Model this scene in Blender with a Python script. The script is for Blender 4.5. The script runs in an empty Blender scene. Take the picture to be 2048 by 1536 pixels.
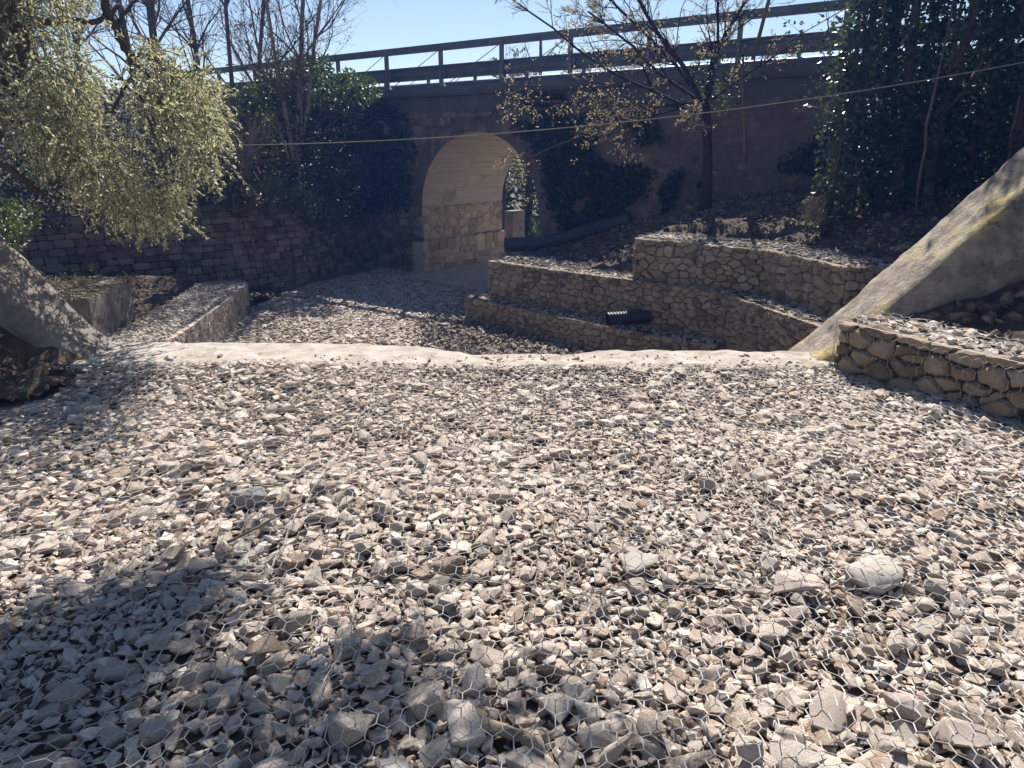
import bpy, bmesh, math
import numpy as np
from mathutils import Vector, noise, Matrix
R = math.radians
scene = bpy.context.scene
COL = scene.collection

# ------------------------------------------------------------------ camera, sky, sun, exposure
EYE = np.array([0.0, 0.0, 1.7])
FPX = 1500.0                      # focal length in pixels of the 2048 px wide photograph
PITCH = math.atan(468 / FPX)
cam = bpy.data.cameras.new("camera")
cam.lens = FPX / 2048 * 36
cam.sensor_width = 36
cam.clip_start = 0.05
cam.clip_end = 2000
camo = bpy.data.objects.new("camera", cam)
COL.objects.link(camo)
camo.location = EYE
camo.rotation_euler = (R(90) - PITCH, 0, 0)
scene.camera = camo

SUN_EL, SUN_AZ = R(48.5), R(6.0)           # azimuth measured from +Y towards +X
SUN = np.array([math.sin(SUN_AZ) * math.cos(SUN_EL), math.cos(SUN_AZ) * math.cos(SUN_EL), math.sin(SUN_EL)])
world = bpy.data.worlds.new("World")
scene.world = world
world.use_nodes = True
wn = world.node_tree
bg = wn.nodes["Background"]
sky = wn.nodes.new("ShaderNodeTexSky")
sky.sky_type = 'NISHITA'
sky.sun_disc = False
sky.sun_elevation = SUN_EL
sky.sun_rotation = SUN_AZ
sky.air_density = 1.0
sky.dust_density = 0.25
sky.ozone_density = 0.5
sky.altitude = 400
wn.links.new(sky.outputs[0], bg.inputs[0])
bg.inputs[1].default_value = 0.056
sl = bpy.data.lights.new("sun", 'SUN')
sl.energy = 5.0
sl.angle = R(0.5)
sl.color = (1.0, 0.935, 0.86)
so = bpy.data.objects.new("sun", sl)
COL.objects.link(so)
so.rotation_euler = Vector(SUN).to_track_quat('Z', 'Y').to_euler()
so.location = (0, 10, 30)
scene.view_settings.view_transform = 'Standard'
scene.view_settings.look = 'None'
scene.view_settings.exposure = 1.05
scene.view_settings.gamma = 1
scene.render.engine = 'CYCLES'
scene.cycles.max_bounces = 8
scene.cycles.transparent_max_bounces = 8

# ------------------------------------------------------------------ helpers
def ray(x, y):
    a, b = (x - 1024) / FPX, -(y - 768) / FPX
    c, s = math.cos(PITCH), math.sin(PITCH)
    return np.array([a, c + b * s, -s + b * c])
def atY(x, y, Y):
    r = ray(x, y)
    return EYE + r * (Y / r[1])
def atz(x, y, z):
    r = ray(x, y)
    return EYE + r * ((z - 1.7) / r[2])
def nrm(v):
    v = np.asarray(v, float)
    return v / (np.linalg.norm(v, axis=-1, keepdims=True) + 1e-12)
rng = np.random.default_rng(7)

class MB:
    """collects faces and links them as one mesh object"""
    def __init__(s):
        s.v, s.l, s.t, s.n = [], [], [], 0
    def add(s, v, loops, totals):
        v = np.asarray(v, float).reshape(-1, 3)
        s.v.append(v); s.l.append(np.asarray(loops, np.int64).ravel() + s.n); s.t.append(np.asarray(totals, np.int64).ravel())
        s.n += len(v)
    def polys(s, v, faces):
        s.add(v, [i for f in faces for i in f], [len(f) for f in faces])
    def data(s):
        return np.concatenate(s.v), np.concatenate(s.l), np.concatenate(s.t)
    def box(s, lo, hi):
        x0, y0, z0 = lo; x1, y1, z1 = hi
        v = [(x0,y0,z0),(x1,y0,z0),(x1,y1,z0),(x0,y1,z0),(x0,y0,z1),(x1,y0,z1),(x1,y1,z1),(x0,y1,z1)]
        s.polys(v, [(0,3,2,1),(4,5,6,7),(0,1,5,4),(1,2,6,5),(2,3,7,6),(3,0,4,7)])
    def prism(s, poly, z0, z1):
        n = len(poly)
        v = [(p[0], p[1], z0) for p in poly] + [(p[0], p[1], z1) for p in poly]
        s.polys(v, [tuple(range(n))[::-1], tuple(range(n, 2*n))] + [(i, (i+1) % n, n + (i+1) % n, n + i) for i in range(n)])
    def tube(s, pts, rad, n=6, caps=True):
        pts = np.asarray(pts, float); k = len(pts)
        rad = np.broadcast_to(np.asarray(rad, float), (k,))
        t = np.gradient(pts, axis=0); t = nrm(t)
        up = np.array([0, 0, 1.0]) if abs(t[0][2]) < 0.9 else np.array([1.0, 0, 0])
        ang = np.arange(n) * 2 * np.pi / n
        ring = np.empty((k, n, 3))
        a = nrm(np.cross(t[0], up))
        for i in range(k):
            a = nrm(a - t[i] * np.dot(a, t[i])); b = np.cross(t[i], a)
            ring[i] = pts[i] + rad[i] * (np.cos(ang)[:, None] * a + np.sin(ang)[:, None] * b)
        i = np.arange(k - 1)[:, None]; j = np.arange(n)[None]
        q = np.stack([i*n + j, i*n + (j+1) % n, (i+1)*n + (j+1) % n, (i+1)*n + j], -1).reshape(-1)
        tot = [4] * ((k-1) * n)
        if caps and n > 3:
            q = np.concatenate([q, np.arange(n)[::-1], np.arange(n) + (k-1)*n]); tot = tot + [n, n]
        s.add(ring, q, tot)
    def copies(s, base, M, T):
        """many transformed copies of a base (v, loops, totals); M: k x 3 x 3, T: k x 3"""
        bv, bl, bt = base; k = len(T)
        if not k: return
        v = np.einsum('kij,nj->kni', M, bv) + T[:, None]
        l = bl[None] + (np.arange(k) * len(bv))[:, None]
        s.add(v, l, np.tile(bt, k))
    def leaves(s, P, D, L, W, r, fold=0.12):
        """folded kite leaves from base points P along D"""
        P = np.asarray(P); D = nrm(D); k = len(P)
        if not k: return
        side = nrm(np.cross(D, nrm(r.normal(size=(k, 3))))); nn = np.cross(side, D)
        L = np.broadcast_to(L, (k,))[:, None]; W = np.broadcast_to(W, (k,))[:, None]
        mid = P + D * L * 0.45
        v = np.stack([P, mid + side * W * .5 + nn * W * fold, P + D * L, mid - side * W * .5 + nn * W * fold], 1)
        o = (np.arange(k) * 4)[:, None]
        s.add(v, np.concatenate([o, o+1, o+2, o, o+2, o+3], 1), np.full(2*k, 3))
    def edges(s, A, B, rad, n=3):
        """straight wires from A to B"""
        A = np.asarray(A); B = np.asarray(B); k = len(A)
        d = nrm(B - A); u = np.where(np.abs(d[:, 2:3]) < .8, np.array([[0, 0, 1.0]]), np.array([[1.0, 0, 0]]))
        a = nrm(np.cross(d, u)); b = np.cross(d, a)
        rad = np.broadcast_to(rad, (k,))[:, None]
        v = []
        for P in (A, B):
            for j in range(n):
                t = 2*np.pi*j/n
                v.append(P + rad * (math.cos(t)*a + math.sin(t)*b))
        v = np.stack(v, 1); o = (np.arange(k) * 2*n)[:, None]
        l = np.concatenate([o + np.array([[j, (j+1) % n, n + (j+1) % n, n + j]]) for j in range(n)], 1)
        s.add(v, l, np.full(k*n, 4))
    def mesh(s, name, m, smooth=False):
        v, l, t = s.data()
        me = bpy.data.meshes.new(name)
        me.vertices.add(len(v)); me.vertices.foreach_set("co", v.astype(np.float32).ravel())
        me.loops.add(len(l)); me.loops.foreach_set("vertex_index", l.astype(np.int32))
        me.polygons.add(len(t))
        st = np.concatenate([[0], np.cumsum(t)[:-1]]).astype(np.int32)
        me.polygons.foreach_set("loop_start", st)
        me.polygons.foreach_set("use_smooth", np.full(len(t), bool(smooth)))
        me.update(calc_edges=True); me.validate()
        me.materials.append(m)
        return me
    def build(s, name, m, parent=None, smooth=False, label=None):
        o = bpy.data.objects.new(name, s.mesh(name, m, smooth))
        COL.objects.link(o)
        if parent is not None: o.parent = parent
        if label: o["label"] = label
        return o
def tag(o, label=None, cat=None, group=None, kind=None):
    for k, v in (("label", label), ("category", cat), ("group", group), ("kind", kind)):
        if v: o[k] = v
    return o
def thing(name, label, cat, loc=(0, 0, 0), rz=0, group=None):
    o = bpy.data.objects.new(name, None); COL.objects.link(o)
    o.location = loc; o.rotation_euler = (0, 0, rz); o.empty_display_size = .2
    return tag(o, label, cat, group)

# ------------------------------------------------------------------ materials
def mat(name, cols, scale=4, detail=6, rough=.85, bump=0, bscale=30, rand=None, rscale=.5, spec=.3, stretch=None,
        trans=None, metal=0, bdist=.02, patch=None, uponly=False):
    m = bpy.data.materials.new(name); m.use_nodes = True
    nt = m.node_tree; N = nt.nodes; K = nt.links.new
    b = N["Principled BSDF"]
    b.inputs["Roughness"].default_value = rough
    b.inputs["Specular IOR Level"].default_value = spec
    b.inputs["Metallic"].default_value = metal
    tc = N.new("ShaderNodeTexCoord"); vec = tc.outputs["Object"]
    if stretch:
        mp = N.new("ShaderNodeMapping"); mp.inputs["Scale"].default_value = stretch
        K(vec, mp.inputs[0]); vec = mp.outputs[0]
    nz = N.new("ShaderNodeTexNoise"); nz.inputs["Scale"].default_value = scale; nz.inputs["Detail"].default_value = detail
    nz.inputs["Roughness"].default_value = .65
    K(vec, nz.inputs[0]); fac = nz.outputs[0]
    if rand:
        if rand == 'island':
            g = N.new("ShaderNodeNewGeometry"); rv = g.outputs["Random Per Island"]
        else:
            g = N.new("ShaderNodeObjectInfo"); rv = g.outputs["Random"]
        a = N.new("ShaderNodeMath"); a.operation = 'MULTIPLY_ADD'; a.inputs[1].default_value = rscale; a.inputs[2].default_value = -rscale/2
        K(rv, a.inputs[0])
        c = N.new("ShaderNodeMath"); c.operation = 'ADD'; K(a.outputs[0], c.inputs[0]); K(fac, c.inputs[1]); fac = c.outputs[0]
    cr = N.new("ShaderNodeValToRGB"); e = cr.color_ramp.elements
    n = len(cols); lo, hi = (.3, .7) if not rand else (.5 - rscale*.5, .5 + rscale*.5)
    while len(e) < n: e.new(.5)
    for i, c in enumerate(cols):
        e[i].position = lo + (hi - lo) * i / max(1, n-1); e[i].color = (*c, 1)
    K(fac, cr.inputs[0]); colr = cr.outputs[0]
    if patch:                                   # (colour, scale, threshold, softness): stains and growth of their own shape
        for (pc, ps, th, sf) in patch:
            pn = N.new("ShaderNodeTexNoise"); pn.inputs["Scale"].default_value = ps; pn.inputs["Detail"].default_value = 8
            pn.inputs["Roughness"].default_value = .7
            K(tc.outputs["Object"], pn.inputs[0])
            mr = N.new("ShaderNodeMapRange"); mr.inputs[1].default_value = th; mr.inputs[2].default_value = th + sf
            K(pn.outputs[0], mr.inputs[0])
            mx = N.new("ShaderNodeMix"); mx.data_type = 'RGBA'; mx.inputs[7].default_value = (*pc, 1)
            if uponly and pc[0] > .35:             # lichen grows on the upward face
                gn = N.new("ShaderNodeNewGeometry"); sx = N.new("ShaderNodeSeparateXYZ"); K(gn.outputs["Normal"], sx.inputs[0])
                m2 = N.new("ShaderNodeMapRange"); m2.inputs[1].default_value = .25; m2.inputs[2].default_value = .5; K(sx.outputs[2], m2.inputs[0])
                mm = N.new("ShaderNodeMath"); mm.operation = 'MULTIPLY'; K(m2.outputs[0], mm.inputs[0]); K(mr.outputs[0], mm.inputs[1]); K(mm.outputs[0], mx.inputs[0])
            else: K(mr.outputs[0], mx.inputs[0])
            K(colr, mx.inputs[6]); colr = mx.outputs[2]
    K(colr, b.inputs["Base Color"])
    if bump:
        bn = N.new("ShaderNodeTexNoise"); bn.inputs["Scale"].default_value = bscale; bn.inputs["Detail"].default_value = 8
        bn.inputs["Roughness"].default_value = .7
        K(vec, bn.inputs[0])
        bp = N.new("ShaderNodeBump"); bp.inputs["Strength"].default_value = bump; bp.inputs["Distance"].default_value = bdist
        K(bn.outputs[0], bp.inputs["Height"]); K(bp.outputs[0], b.inputs["Normal"])
    if trans:
        tr = N.new("ShaderNodeBsdfTranslucent"); mx = N.new("ShaderNodeMixShader"); mx.inputs[0].default_value = trans[0]
        hs = N.new("ShaderNodeMix"); hs.data_type = 'RGBA'; hs.blend_type = 'MULTIPLY'; hs.inputs[0].default_value = 1
        hs.inputs[7].default_value = (*trans[1], 1); K(colr, hs.inputs[6]); K(hs.outputs[2], tr.inputs[0])
        K(b.outputs[0], mx.inputs[1]); K(tr.outputs[0], mx.inputs[2]); K(mx.outputs[0], N["Material Output"].inputs[0])
    return m

STONE_COLS = [(.25,.18,.13), (.42,.35,.285), (.53,.465,.40), (.35,.255,.185), (.60,.55,.485), (.37,.31,.255), (.46,.40,.34)]
M = dict(
    stone=mat("limestone", STONE_COLS, 9, rand='island', rscale=.75, rough=.9, bump=.5, bscale=60, bdist=.012, spec=.25),
    stone_o=mat("limestone_single", STONE_COLS, 12, rand='object', rscale=.75, rough=.9, bump=.6, bscale=45, bdist=.012, spec=.25),
    bstone=mat("bed_stone", [(.23,.18,.135), (.39,.33,.27), (.49,.43,.37), (.33,.27,.215), (.55,.505,.45)], 9, rand='island', rscale=.75, rough=.92, bump=.4, bscale=60, bdist=.01, spec=.2),
    pale_slab=mat("pale_slab", [(.38,.335,.285), (.48,.435,.38), (.54,.495,.44)], 9, rough=.9, bump=.6, bscale=40, bdist=.012),
    pink_slab=mat("pinkish_slab", [(.42,.33,.27), (.50,.41,.35), (.55,.47,.41)], 9, rough=.9, bump=.6, bscale=40, bdist=.012),
    grey_slab=mat("grey_slab", [(.24,.225,.21), (.33,.31,.29)], 9, rough=.9, bump=.6, bscale=40, bdist=.012),
    gravel=mat("fine_gravel", [(.26,.21,.17), (.36,.31,.25), (.45,.40,.33)], 20, rand='island', rough=.95, bump=.4, bscale=80),
    bedsoil=mat("bed_grit", [(.13,.10,.075), (.21,.165,.125), (.30,.245,.195)], 14, rough=.97, bump=1, bscale=60, bdist=.02),
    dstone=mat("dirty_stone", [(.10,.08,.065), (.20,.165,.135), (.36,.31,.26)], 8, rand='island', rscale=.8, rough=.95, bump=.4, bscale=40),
    gab=mat("gabion_stone", [(.14,.105,.068), (.25,.19,.125), (.33,.262,.18), (.27,.197,.125), (.37,.318,.245)], 5, rand='island', rscale=.7, rough=.9, bump=.6, bscale=25, bdist=.02, spec=.2),
    gab_n=mat("ochre_gabion_stone", [(.14,.105,.07), (.24,.185,.13), (.30,.24,.17), (.26,.19,.13), (.31,.265,.21)], 5, rand='island', rscale=.7, rough=.9, bump=.7, bscale=25, bdist=.02, spec=.2),
    core=mat("gap_shade_core", [(.05,.04,.03), (.10,.08,.06)], 10, rough=1, bump=.8, bscale=30),  # darkened fill: shade between the face stones is put into its colour
    sill=mat("sandy_concrete", [(.28,.24,.20), (.38,.34,.295), (.46,.42,.375)], 6, rough=.95, bump=.7, bscale=50, bdist=.015,
             patch=[((.25,.205,.165), 3.5, .54, .14), ((.20,.17,.14), 14, .56, .12), ((.50,.46,.41), 6, .58, .1)]),
    conc=mat("old_concrete", [(.14,.115,.09), (.27,.23,.185), (.42,.375,.315)], 7, rough=.95, bump=1, bscale=22, bdist=.03,
             patch=[((.12,.105,.085), 2.5, .52, .16), ((.40,.345,.20), 3.6, .52, .12), ((.46,.365,.13), 1.5, .52, .10), ((.10,.085,.065), 5.5, .57, .1)], uponly=True),
    conc_plain=mat("weathered_concrete", [(.15,.135,.115), (.25,.225,.195), (.33,.30,.265)], 5, rough=.95, bump=.9, bscale=28, bdist=.03,
             patch=[((.12,.105,.085), 2.5, .55, .16)]),
    soil=mat("dark_soil", [(.06,.045,.033), (.11,.083,.06), (.17,.135,.10)], 7, rough=1, bump=1, bscale=26, bdist=.05),
    clod=mat("soil_clod", [(.07,.053,.04), (.14,.108,.08), (.24,.195,.15)], 8, rand='island', rough=1, bump=.6, bscale=40),
    straw=mat("straw_litter", [(.12,.09,.06), (.26,.21,.13), (.35,.30,.20)], 12, rand='island', rough=.9),
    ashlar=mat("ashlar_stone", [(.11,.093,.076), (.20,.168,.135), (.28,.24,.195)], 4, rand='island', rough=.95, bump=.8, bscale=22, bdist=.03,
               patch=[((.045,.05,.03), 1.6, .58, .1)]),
    masonry=mat("bridge_masonry", [(.27,.20,.145), (.40,.305,.215), (.47,.38,.28)], 4, rand='island', rough=.95, bump=.8, bscale=24, bdist=.03),
    vault=mat("board_marked_concrete", [(.34,.285,.215), (.40,.34,.265), (.45,.39,.31)], 5, rough=.92, bump=.3, bscale=8, bdist=.015, stretch=(1.2, .12, 5),
              patch=[((.22,.185,.145), 1.3, .55, .14), ((.50,.46,.40), 2.3, .6, .1)]),
    deck=mat("deck_concrete", [(.08,.078,.078), (.13,.125,.12)], 3, rough=.9, bump=.4, bscale=20, patch=[((.09,.085,.08), 2.0, .55, .1)]),
    steel=mat("galvanised_steel", [(.11,.115,.13), (.18,.185,.20)], 4, rough=.55, metal=.35, spec=.4),
    wire=mat("zinc_wire", [(.36,.35,.33), (.48,.46,.43)], 30, rough=.65, metal=.1, spec=.3),
    wire_far=mat("dull_zinc_wire", [(.24,.22,.20), (.34,.32,.29)], 30, rough=.65, metal=.2, spec=.3),
    pipe=mat("black_plastic", [(.014,.016,.022), (.022,.024,.03)], 5, rough=.32, spec=.5),
    pipe_g=mat("dusty_plastic", [(.035,.038,.045), (.06,.06,.065)], 5, rough=.5, spec=.5),
    cable=mat("pale_cable", [(.36,.31,.22), (.45,.39,.28)], 3, rough=.6),
    bark=mat("bark", [(.06,.048,.036), (.12,.095,.07), (.17,.14,.105)], 9, rough=.95, bump=1, bscale=14, bdist=.05, stretch=(1.6, 1.6, .35)),
    bark_d=mat("dark_bark", [(.018,.015,.013), (.04,.032,.027), (.06,.05,.04)], 9, rough=.95, bump=1, bscale=14, bdist=.04, stretch=(1.6, 1.6, .35)),
    twig=mat("twig_bark", [(.10,.075,.055), (.17,.13,.10)], 8, rough=.9),
    twig_p=mat("pale_twig", [(.20,.165,.12), (.30,.25,.18)], 8, rough=.9),
    leaf=mat("young_leaf", [(.20,.215,.12), (.35,.35,.225), (.54,.53,.40), (.38,.395,.235)], 3, rand='island', rscale=.6, rough=.45, spec=.5, trans=(.45, (1.15, 1.12, .85))),
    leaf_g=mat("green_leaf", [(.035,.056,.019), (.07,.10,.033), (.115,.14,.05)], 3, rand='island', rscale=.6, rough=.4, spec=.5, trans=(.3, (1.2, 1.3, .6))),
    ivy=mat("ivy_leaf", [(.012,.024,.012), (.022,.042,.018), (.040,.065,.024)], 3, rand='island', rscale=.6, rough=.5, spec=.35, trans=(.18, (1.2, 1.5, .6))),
    ivy_lit=mat("lit_glossy_ivy_leaf", [(.025,.042,.02), (.05,.075,.032), (.10,.12,.06)], 3, rand='island', rscale=.6, rough=.3, spec=.6, trans=(.25, (1.2, 1.4, .7))),  # lighter, glossier copy of the ivy leaf, with caught light in its colour
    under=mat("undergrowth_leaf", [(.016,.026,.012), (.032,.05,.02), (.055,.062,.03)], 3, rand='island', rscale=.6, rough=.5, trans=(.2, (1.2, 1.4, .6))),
    bud=mat("bud", [(.42,.36,.22), (.56,.50,.34), (.64,.58,.42)], 5, rand='island', rough=.8, trans=(.35, (1.2, 1.1, .8))),
    dead=mat("withered_leaf", [(.10,.07,.05), (.17,.12,.085)], 5, rand='island', rough=.8, trans=(.3, (1.2, 1.1, .9))),
    grass=mat("grass", [(.05,.10,.02), (.10,.17,.035), (.16,.22,.06)], 4, rand='island', rough=.6, trans=(.4, (1.3, 1.4, .5))),
    far=mat("far_ground", [(.07,.075,.035), (.12,.11,.055)], .6, rough=1, bump=.5, bscale=4),
    asphalt=mat("asphalt", [(.045,.045,.046), (.06,.06,.06)], 20, rough=.9, bump=.3, bscale=90),
)
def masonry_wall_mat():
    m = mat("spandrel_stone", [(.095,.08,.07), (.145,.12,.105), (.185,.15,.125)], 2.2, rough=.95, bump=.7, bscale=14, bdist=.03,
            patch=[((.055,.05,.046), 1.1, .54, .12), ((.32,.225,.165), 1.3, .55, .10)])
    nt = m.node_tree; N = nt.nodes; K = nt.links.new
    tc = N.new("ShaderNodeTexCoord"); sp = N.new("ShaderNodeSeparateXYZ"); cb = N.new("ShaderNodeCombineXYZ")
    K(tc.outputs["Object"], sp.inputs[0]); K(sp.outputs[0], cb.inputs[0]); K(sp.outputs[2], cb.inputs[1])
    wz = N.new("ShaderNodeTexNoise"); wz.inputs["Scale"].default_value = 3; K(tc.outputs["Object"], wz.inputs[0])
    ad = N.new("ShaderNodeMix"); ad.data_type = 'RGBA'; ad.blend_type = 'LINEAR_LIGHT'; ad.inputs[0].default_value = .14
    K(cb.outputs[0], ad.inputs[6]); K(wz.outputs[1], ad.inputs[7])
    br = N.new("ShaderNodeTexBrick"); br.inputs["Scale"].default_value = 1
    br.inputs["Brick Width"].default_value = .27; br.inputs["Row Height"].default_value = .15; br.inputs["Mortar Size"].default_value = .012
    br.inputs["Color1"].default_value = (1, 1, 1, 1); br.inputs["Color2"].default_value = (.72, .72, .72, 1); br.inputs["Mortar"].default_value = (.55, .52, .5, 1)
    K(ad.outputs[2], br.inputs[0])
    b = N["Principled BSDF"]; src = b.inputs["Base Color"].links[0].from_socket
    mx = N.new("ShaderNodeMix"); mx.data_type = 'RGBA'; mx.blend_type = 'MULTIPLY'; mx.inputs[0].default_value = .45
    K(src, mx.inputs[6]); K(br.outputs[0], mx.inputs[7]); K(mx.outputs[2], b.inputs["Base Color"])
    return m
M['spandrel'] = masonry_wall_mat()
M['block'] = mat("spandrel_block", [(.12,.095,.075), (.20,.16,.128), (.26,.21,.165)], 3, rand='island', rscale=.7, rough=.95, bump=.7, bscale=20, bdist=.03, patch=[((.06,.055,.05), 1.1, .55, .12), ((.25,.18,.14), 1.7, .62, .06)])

# ------------------------------------------------------------------ rocks
def rock_base(seed, npts=14, bev=.07, sub=0, flat=.62):
    r = np.random.default_rng(seed)
    p = nrm(r.normal(size=(npts, 3))); p = np.sign(p) * np.abs(p) ** .62
    p *= r.uniform(.8, 1.1, (npts, 1)); p *= np.array([1.15, r.uniform(.7, .95), flat * r.uniform(.75, 1.25)])
    bm = bmesh.new()
    for q in p: bm.verts.new(q)
    bmesh.ops.convex_hull(bm, input=bm.verts[:])
    for v in [v for v in bm.verts if not v.link_faces]: bm.verts.remove(v)
    bmesh.ops.dissolve_limit(bm, angle_limit=.28, verts=bm.verts[:], edges=bm.edges[:])
    if bev:
        bmesh.ops.bevel(bm, geom=bm.edges[:] + bm.verts[:], offset=bev, segments=1, affect='EDGES', profile=.6, clamp_overlap=True)
    if sub:
        bmesh.ops.triangulate(bm, faces=bm.faces[:])
        for _ in range(sub):
            bmesh.ops.subdivide_edges(bm, edges=bm.edges[:], cuts=1, use_grid_fill=True)
        bmesh.ops.triangulate(bm, faces=bm.faces[:])
        off = Vector(r.uniform(-50, 50, 3))
        bm.normal_update()
        for v in bm.verts:
            a = noise.noise(v.co * 2.2 + off) * .05 + noise.noise(v.co * 6 + off) * .022 + noise.noise(v.co * 15 + off) * .010
            v.co += v.normal * a
    bm.normal_update()
    bm.verts.index_update()
    V = np.array([v.co for v in bm.verts]); F = [[v.index for v in f.verts] for f in bm.faces]
    bm.free()
    return V, np.array([i for f in F for i in f]), np.array([len(f) for f in F])
ROCK_S = [rock_base(100 + i, 10, 0, 0, .55) for i in range(10)]
ROCK_M = [rock_base(200 + i, 11 + i % 4, .045, 0, .47) for i in range(18)]
ROCK_N = [rock_base(250 + i, 11 + i % 4, .05, 1, .48) for i in range(18)]
ROCK_L = [rock_base(300 + i, 10 + i % 5, .05, 2, .50) for i in range(26)]
def rots(k, r, tilt=.35):
    yaw = r.uniform(0, 2*np.pi, k); ax = r.normal(0, tilt, k); ay = r.normal(0, tilt, k)
    cz, sz, cx, sx, cy, sy = np.cos(yaw), np.sin(yaw), np.cos(ax), np.sin(ax), np.cos(ay), np.sin(ay)
    O, I = np.zeros(k), np.ones(k)
    Z = np.stack([cz,-sz,O, sz,cz,O, O,O,I], 1).reshape(-1,3,3)
    X = np.stack([I,O,O, O,cx,-sx, O,sx,cx], 1).reshape(-1,3,3)
    Y = np.stack([cy,O,sy, O,I,O, -sy,O,cy], 1).reshape(-1,3,3)
    return X @ Y @ Z
def scatter(mb, bases, P, rad, r, tilt=.35):
    P = np.asarray(P, float); k = len(P); pick = r.integers(0, len(bases), k)
    Mx = rots(k, r, tilt) * np.broadcast_to(rad, (k,))[:, None, None]
    for b in range(len(bases)):
        i = pick == b
        mb.copies(bases[b], Mx[i], P[i])

def fbm(x, y, f=1.0, o=4, s=0.0):
    return noise.fractal(Vector((x*f + s, y*f - s, s)), 1.0, 2.0, o)

# ------------------------------------------------------------------ terrain sheets
def tps(ctrl):
    c = np.array(ctrl, float); n = len(c)
    def U(d): return np.where(d > 1e-9, d*d*np.log(d + 1e-12), 0)
    K = U(np.linalg.norm(c[:, None, :2] - c[None, :, :2], axis=-1)) + np.eye(n) * .05
    P = np.c_[np.ones(n), c[:, :2]]
    A = np.block([[K, P], [P.T, np.zeros((3, 3))]])
    w = np.linalg.solve(A, np.r_[c[:, 2], 0, 0, 0])
    def f(x, y):
        x = np.asarray(x, float); y = np.asarray(y, float)
        d = np.sqrt((x[..., None] - c[:, 0])**2 + (y[..., None] - c[:, 1])**2)
        return U(d) @ w[:n] + w[n] + w[n+1]*x + w[n+2]*y
    return f
def inside(poly, x, y):
    poly = np.array(poly); c = np.zeros(np.shape(x), bool); j = len(poly) - 1
    for i in range(len(poly)):
        xi, yi = poly[i]; xj, yj = poly[j]
        if yi != yj:
            c ^= ((yi > y) != (yj > y)) & (x < (xj - xi) * (y - yi) / (yj - yi) + xi)
        j = i
    return c
def sheet(name, poly, f, m, step=.1, amp=.05, freq=2.0, kind='structure', snap=True):
    poly = np.array(poly)
    x0, y0 = poly.min(0); x1, y1 = poly.max(0)
    xs = np.arange(x0, x1 + step, step); ys = np.arange(y0, y1 + step, step)
    X, Y = np.meshgrid(xs, ys); Z = f(X, Y)
    if amp:
        Z = Z + amp * np.array([fbm(a, b, freq, 5, 3.3) for a, b in zip(X.ravel(), Y.ravel())]).reshape(X.shape)
    ny, nx = X.shape
    i, j = np.meshgrid(np.arange(ny-1), np.arange(nx-1), indexing='ij')
    ok = inside(poly, X[:-1, :-1] + step/2, Y[:-1, :-1] + step/2)
    q = np.stack([i*nx + j, i*nx + j+1, (i+1)*nx + j+1, (i+1)*nx + j], -1)[ok]
    used = np.unique(q); re = np.full(nx*ny, -1); re[used] = np.arange(len(used))
    mb = MB(); mb.add(np.stack([X, Y, Z], -1).reshape(-1, 3)[used], re[q].ravel(), np.full(len(q), 4))
    o = mb.build(name, m, smooth=True)
    if kind: o["kind"] = kind
    return o

def flat(z): return lambda x, y: np.full(np.shape(x), float(z))
g = MB(); g.polys([(-600, -300, -2.2), (600, -300, -2.2), (600, 900, -2.2), (-600, 900, -2.2)], [(0, 1, 2, 3)])
o = g.build("ground", M['far']); o["kind"] = 'structure'

def bed_f(x, y):                       # gentle waves of the stone mat
    x = np.asarray(x, float); y = np.asarray(y, float)
    return .025*np.sin(1.3*x + .7*y) + .02*np.sin(2.1*y - .9*x + 1) + .018*np.sin(4.3*y + 1.7*x) - .02 + .05*np.clip((y - 5.25)/.5, 0, 1)
sheet("stream_bed", [(-7, -3), (7, -3), (7, 5.95), (-7, 5.95)], lambda x, y: bed_f(x, y) - .035, M['bedsoil'], .06, .02, 6)
sheet("lower_stream_bed", [(-8.5, 6.3), (5.5, 6.3), (5.5, 14), (3.5, 17.2), (7.5, 30), (3, 34), (-6, 23), (-8.5, 16)],
      flat(-1.45), M['bedsoil'], .12, .05, 3)

# ------------------------------------------------------------------ concrete sill between the wing walls
t = thing("check_dam_sill", "pale sandy concrete sill crossing the streambed with a worn back edge", "sill", (0, 6.2, 0))
mb = MB()
xs = np.arange(-4.3, 3.2, .06)
kb = np.array([(-4.3, 6.68), (-3.8, 6.64), (-2, 6.6), (-1.2, 6.55), (-.8, 6.46), (-.45, 6.3), (-.35, 6.22), (-.1, 6.19), (.1, 6.23), (.4, 6.19), (.8, 6.3), (1.2, 6.33), (1.8, 6.31), (2.5, 6.3), (3.2, 6.3)])
yb = np.interp(xs, kb[:, 0], kb[:, 1]) + np.array([.02*noise.noise(Vector((x*6, 0, 1))) + .012*noise.noise(Vector((x*19, 0, 1))) for x in xs])
rows = []
nv = 10
for a, x in enumerate(xs):
    col = []
    for b in range(nv):
        y = 5.78 + (yb[a] - 5.78) * b / (nv-1)
        z = .03 + .016*fbm(x, y, 5, 4, 9.1) - (.12 if b == 0 else .015 if b == 1 else .0)
        col.append((x, y - 6.2, z))
    col += [(x, yb[a] + .015 - 6.2, -.05), (x, yb[a] + .0 - 6.2, -.8), (x, yb[a] - 6.2, -1.7)]
    rows.append(col)
V = np.array(rows); nx, nn = V.shape[:2]
i, j = np.meshgrid(np.arange(nx-1), np.arange(nn-1), indexing='ij')
mb.add(V, np.stack([i*nn + j, (i+1)*nn + j, (i+1)*nn + j+1, i*nn + j+1], -1).ravel(), np.full(i.size, 4))
mb.build("sill_crest", M['sill'], t, smooth=False)
r = np.random.default_rng(5)
mb = MB()
x = r.uniform(-3.7, 2.6, 900); y = 5.74 + r.gamma(1.1, .055, 900); y = np.minimum(y, 6.15)
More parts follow.
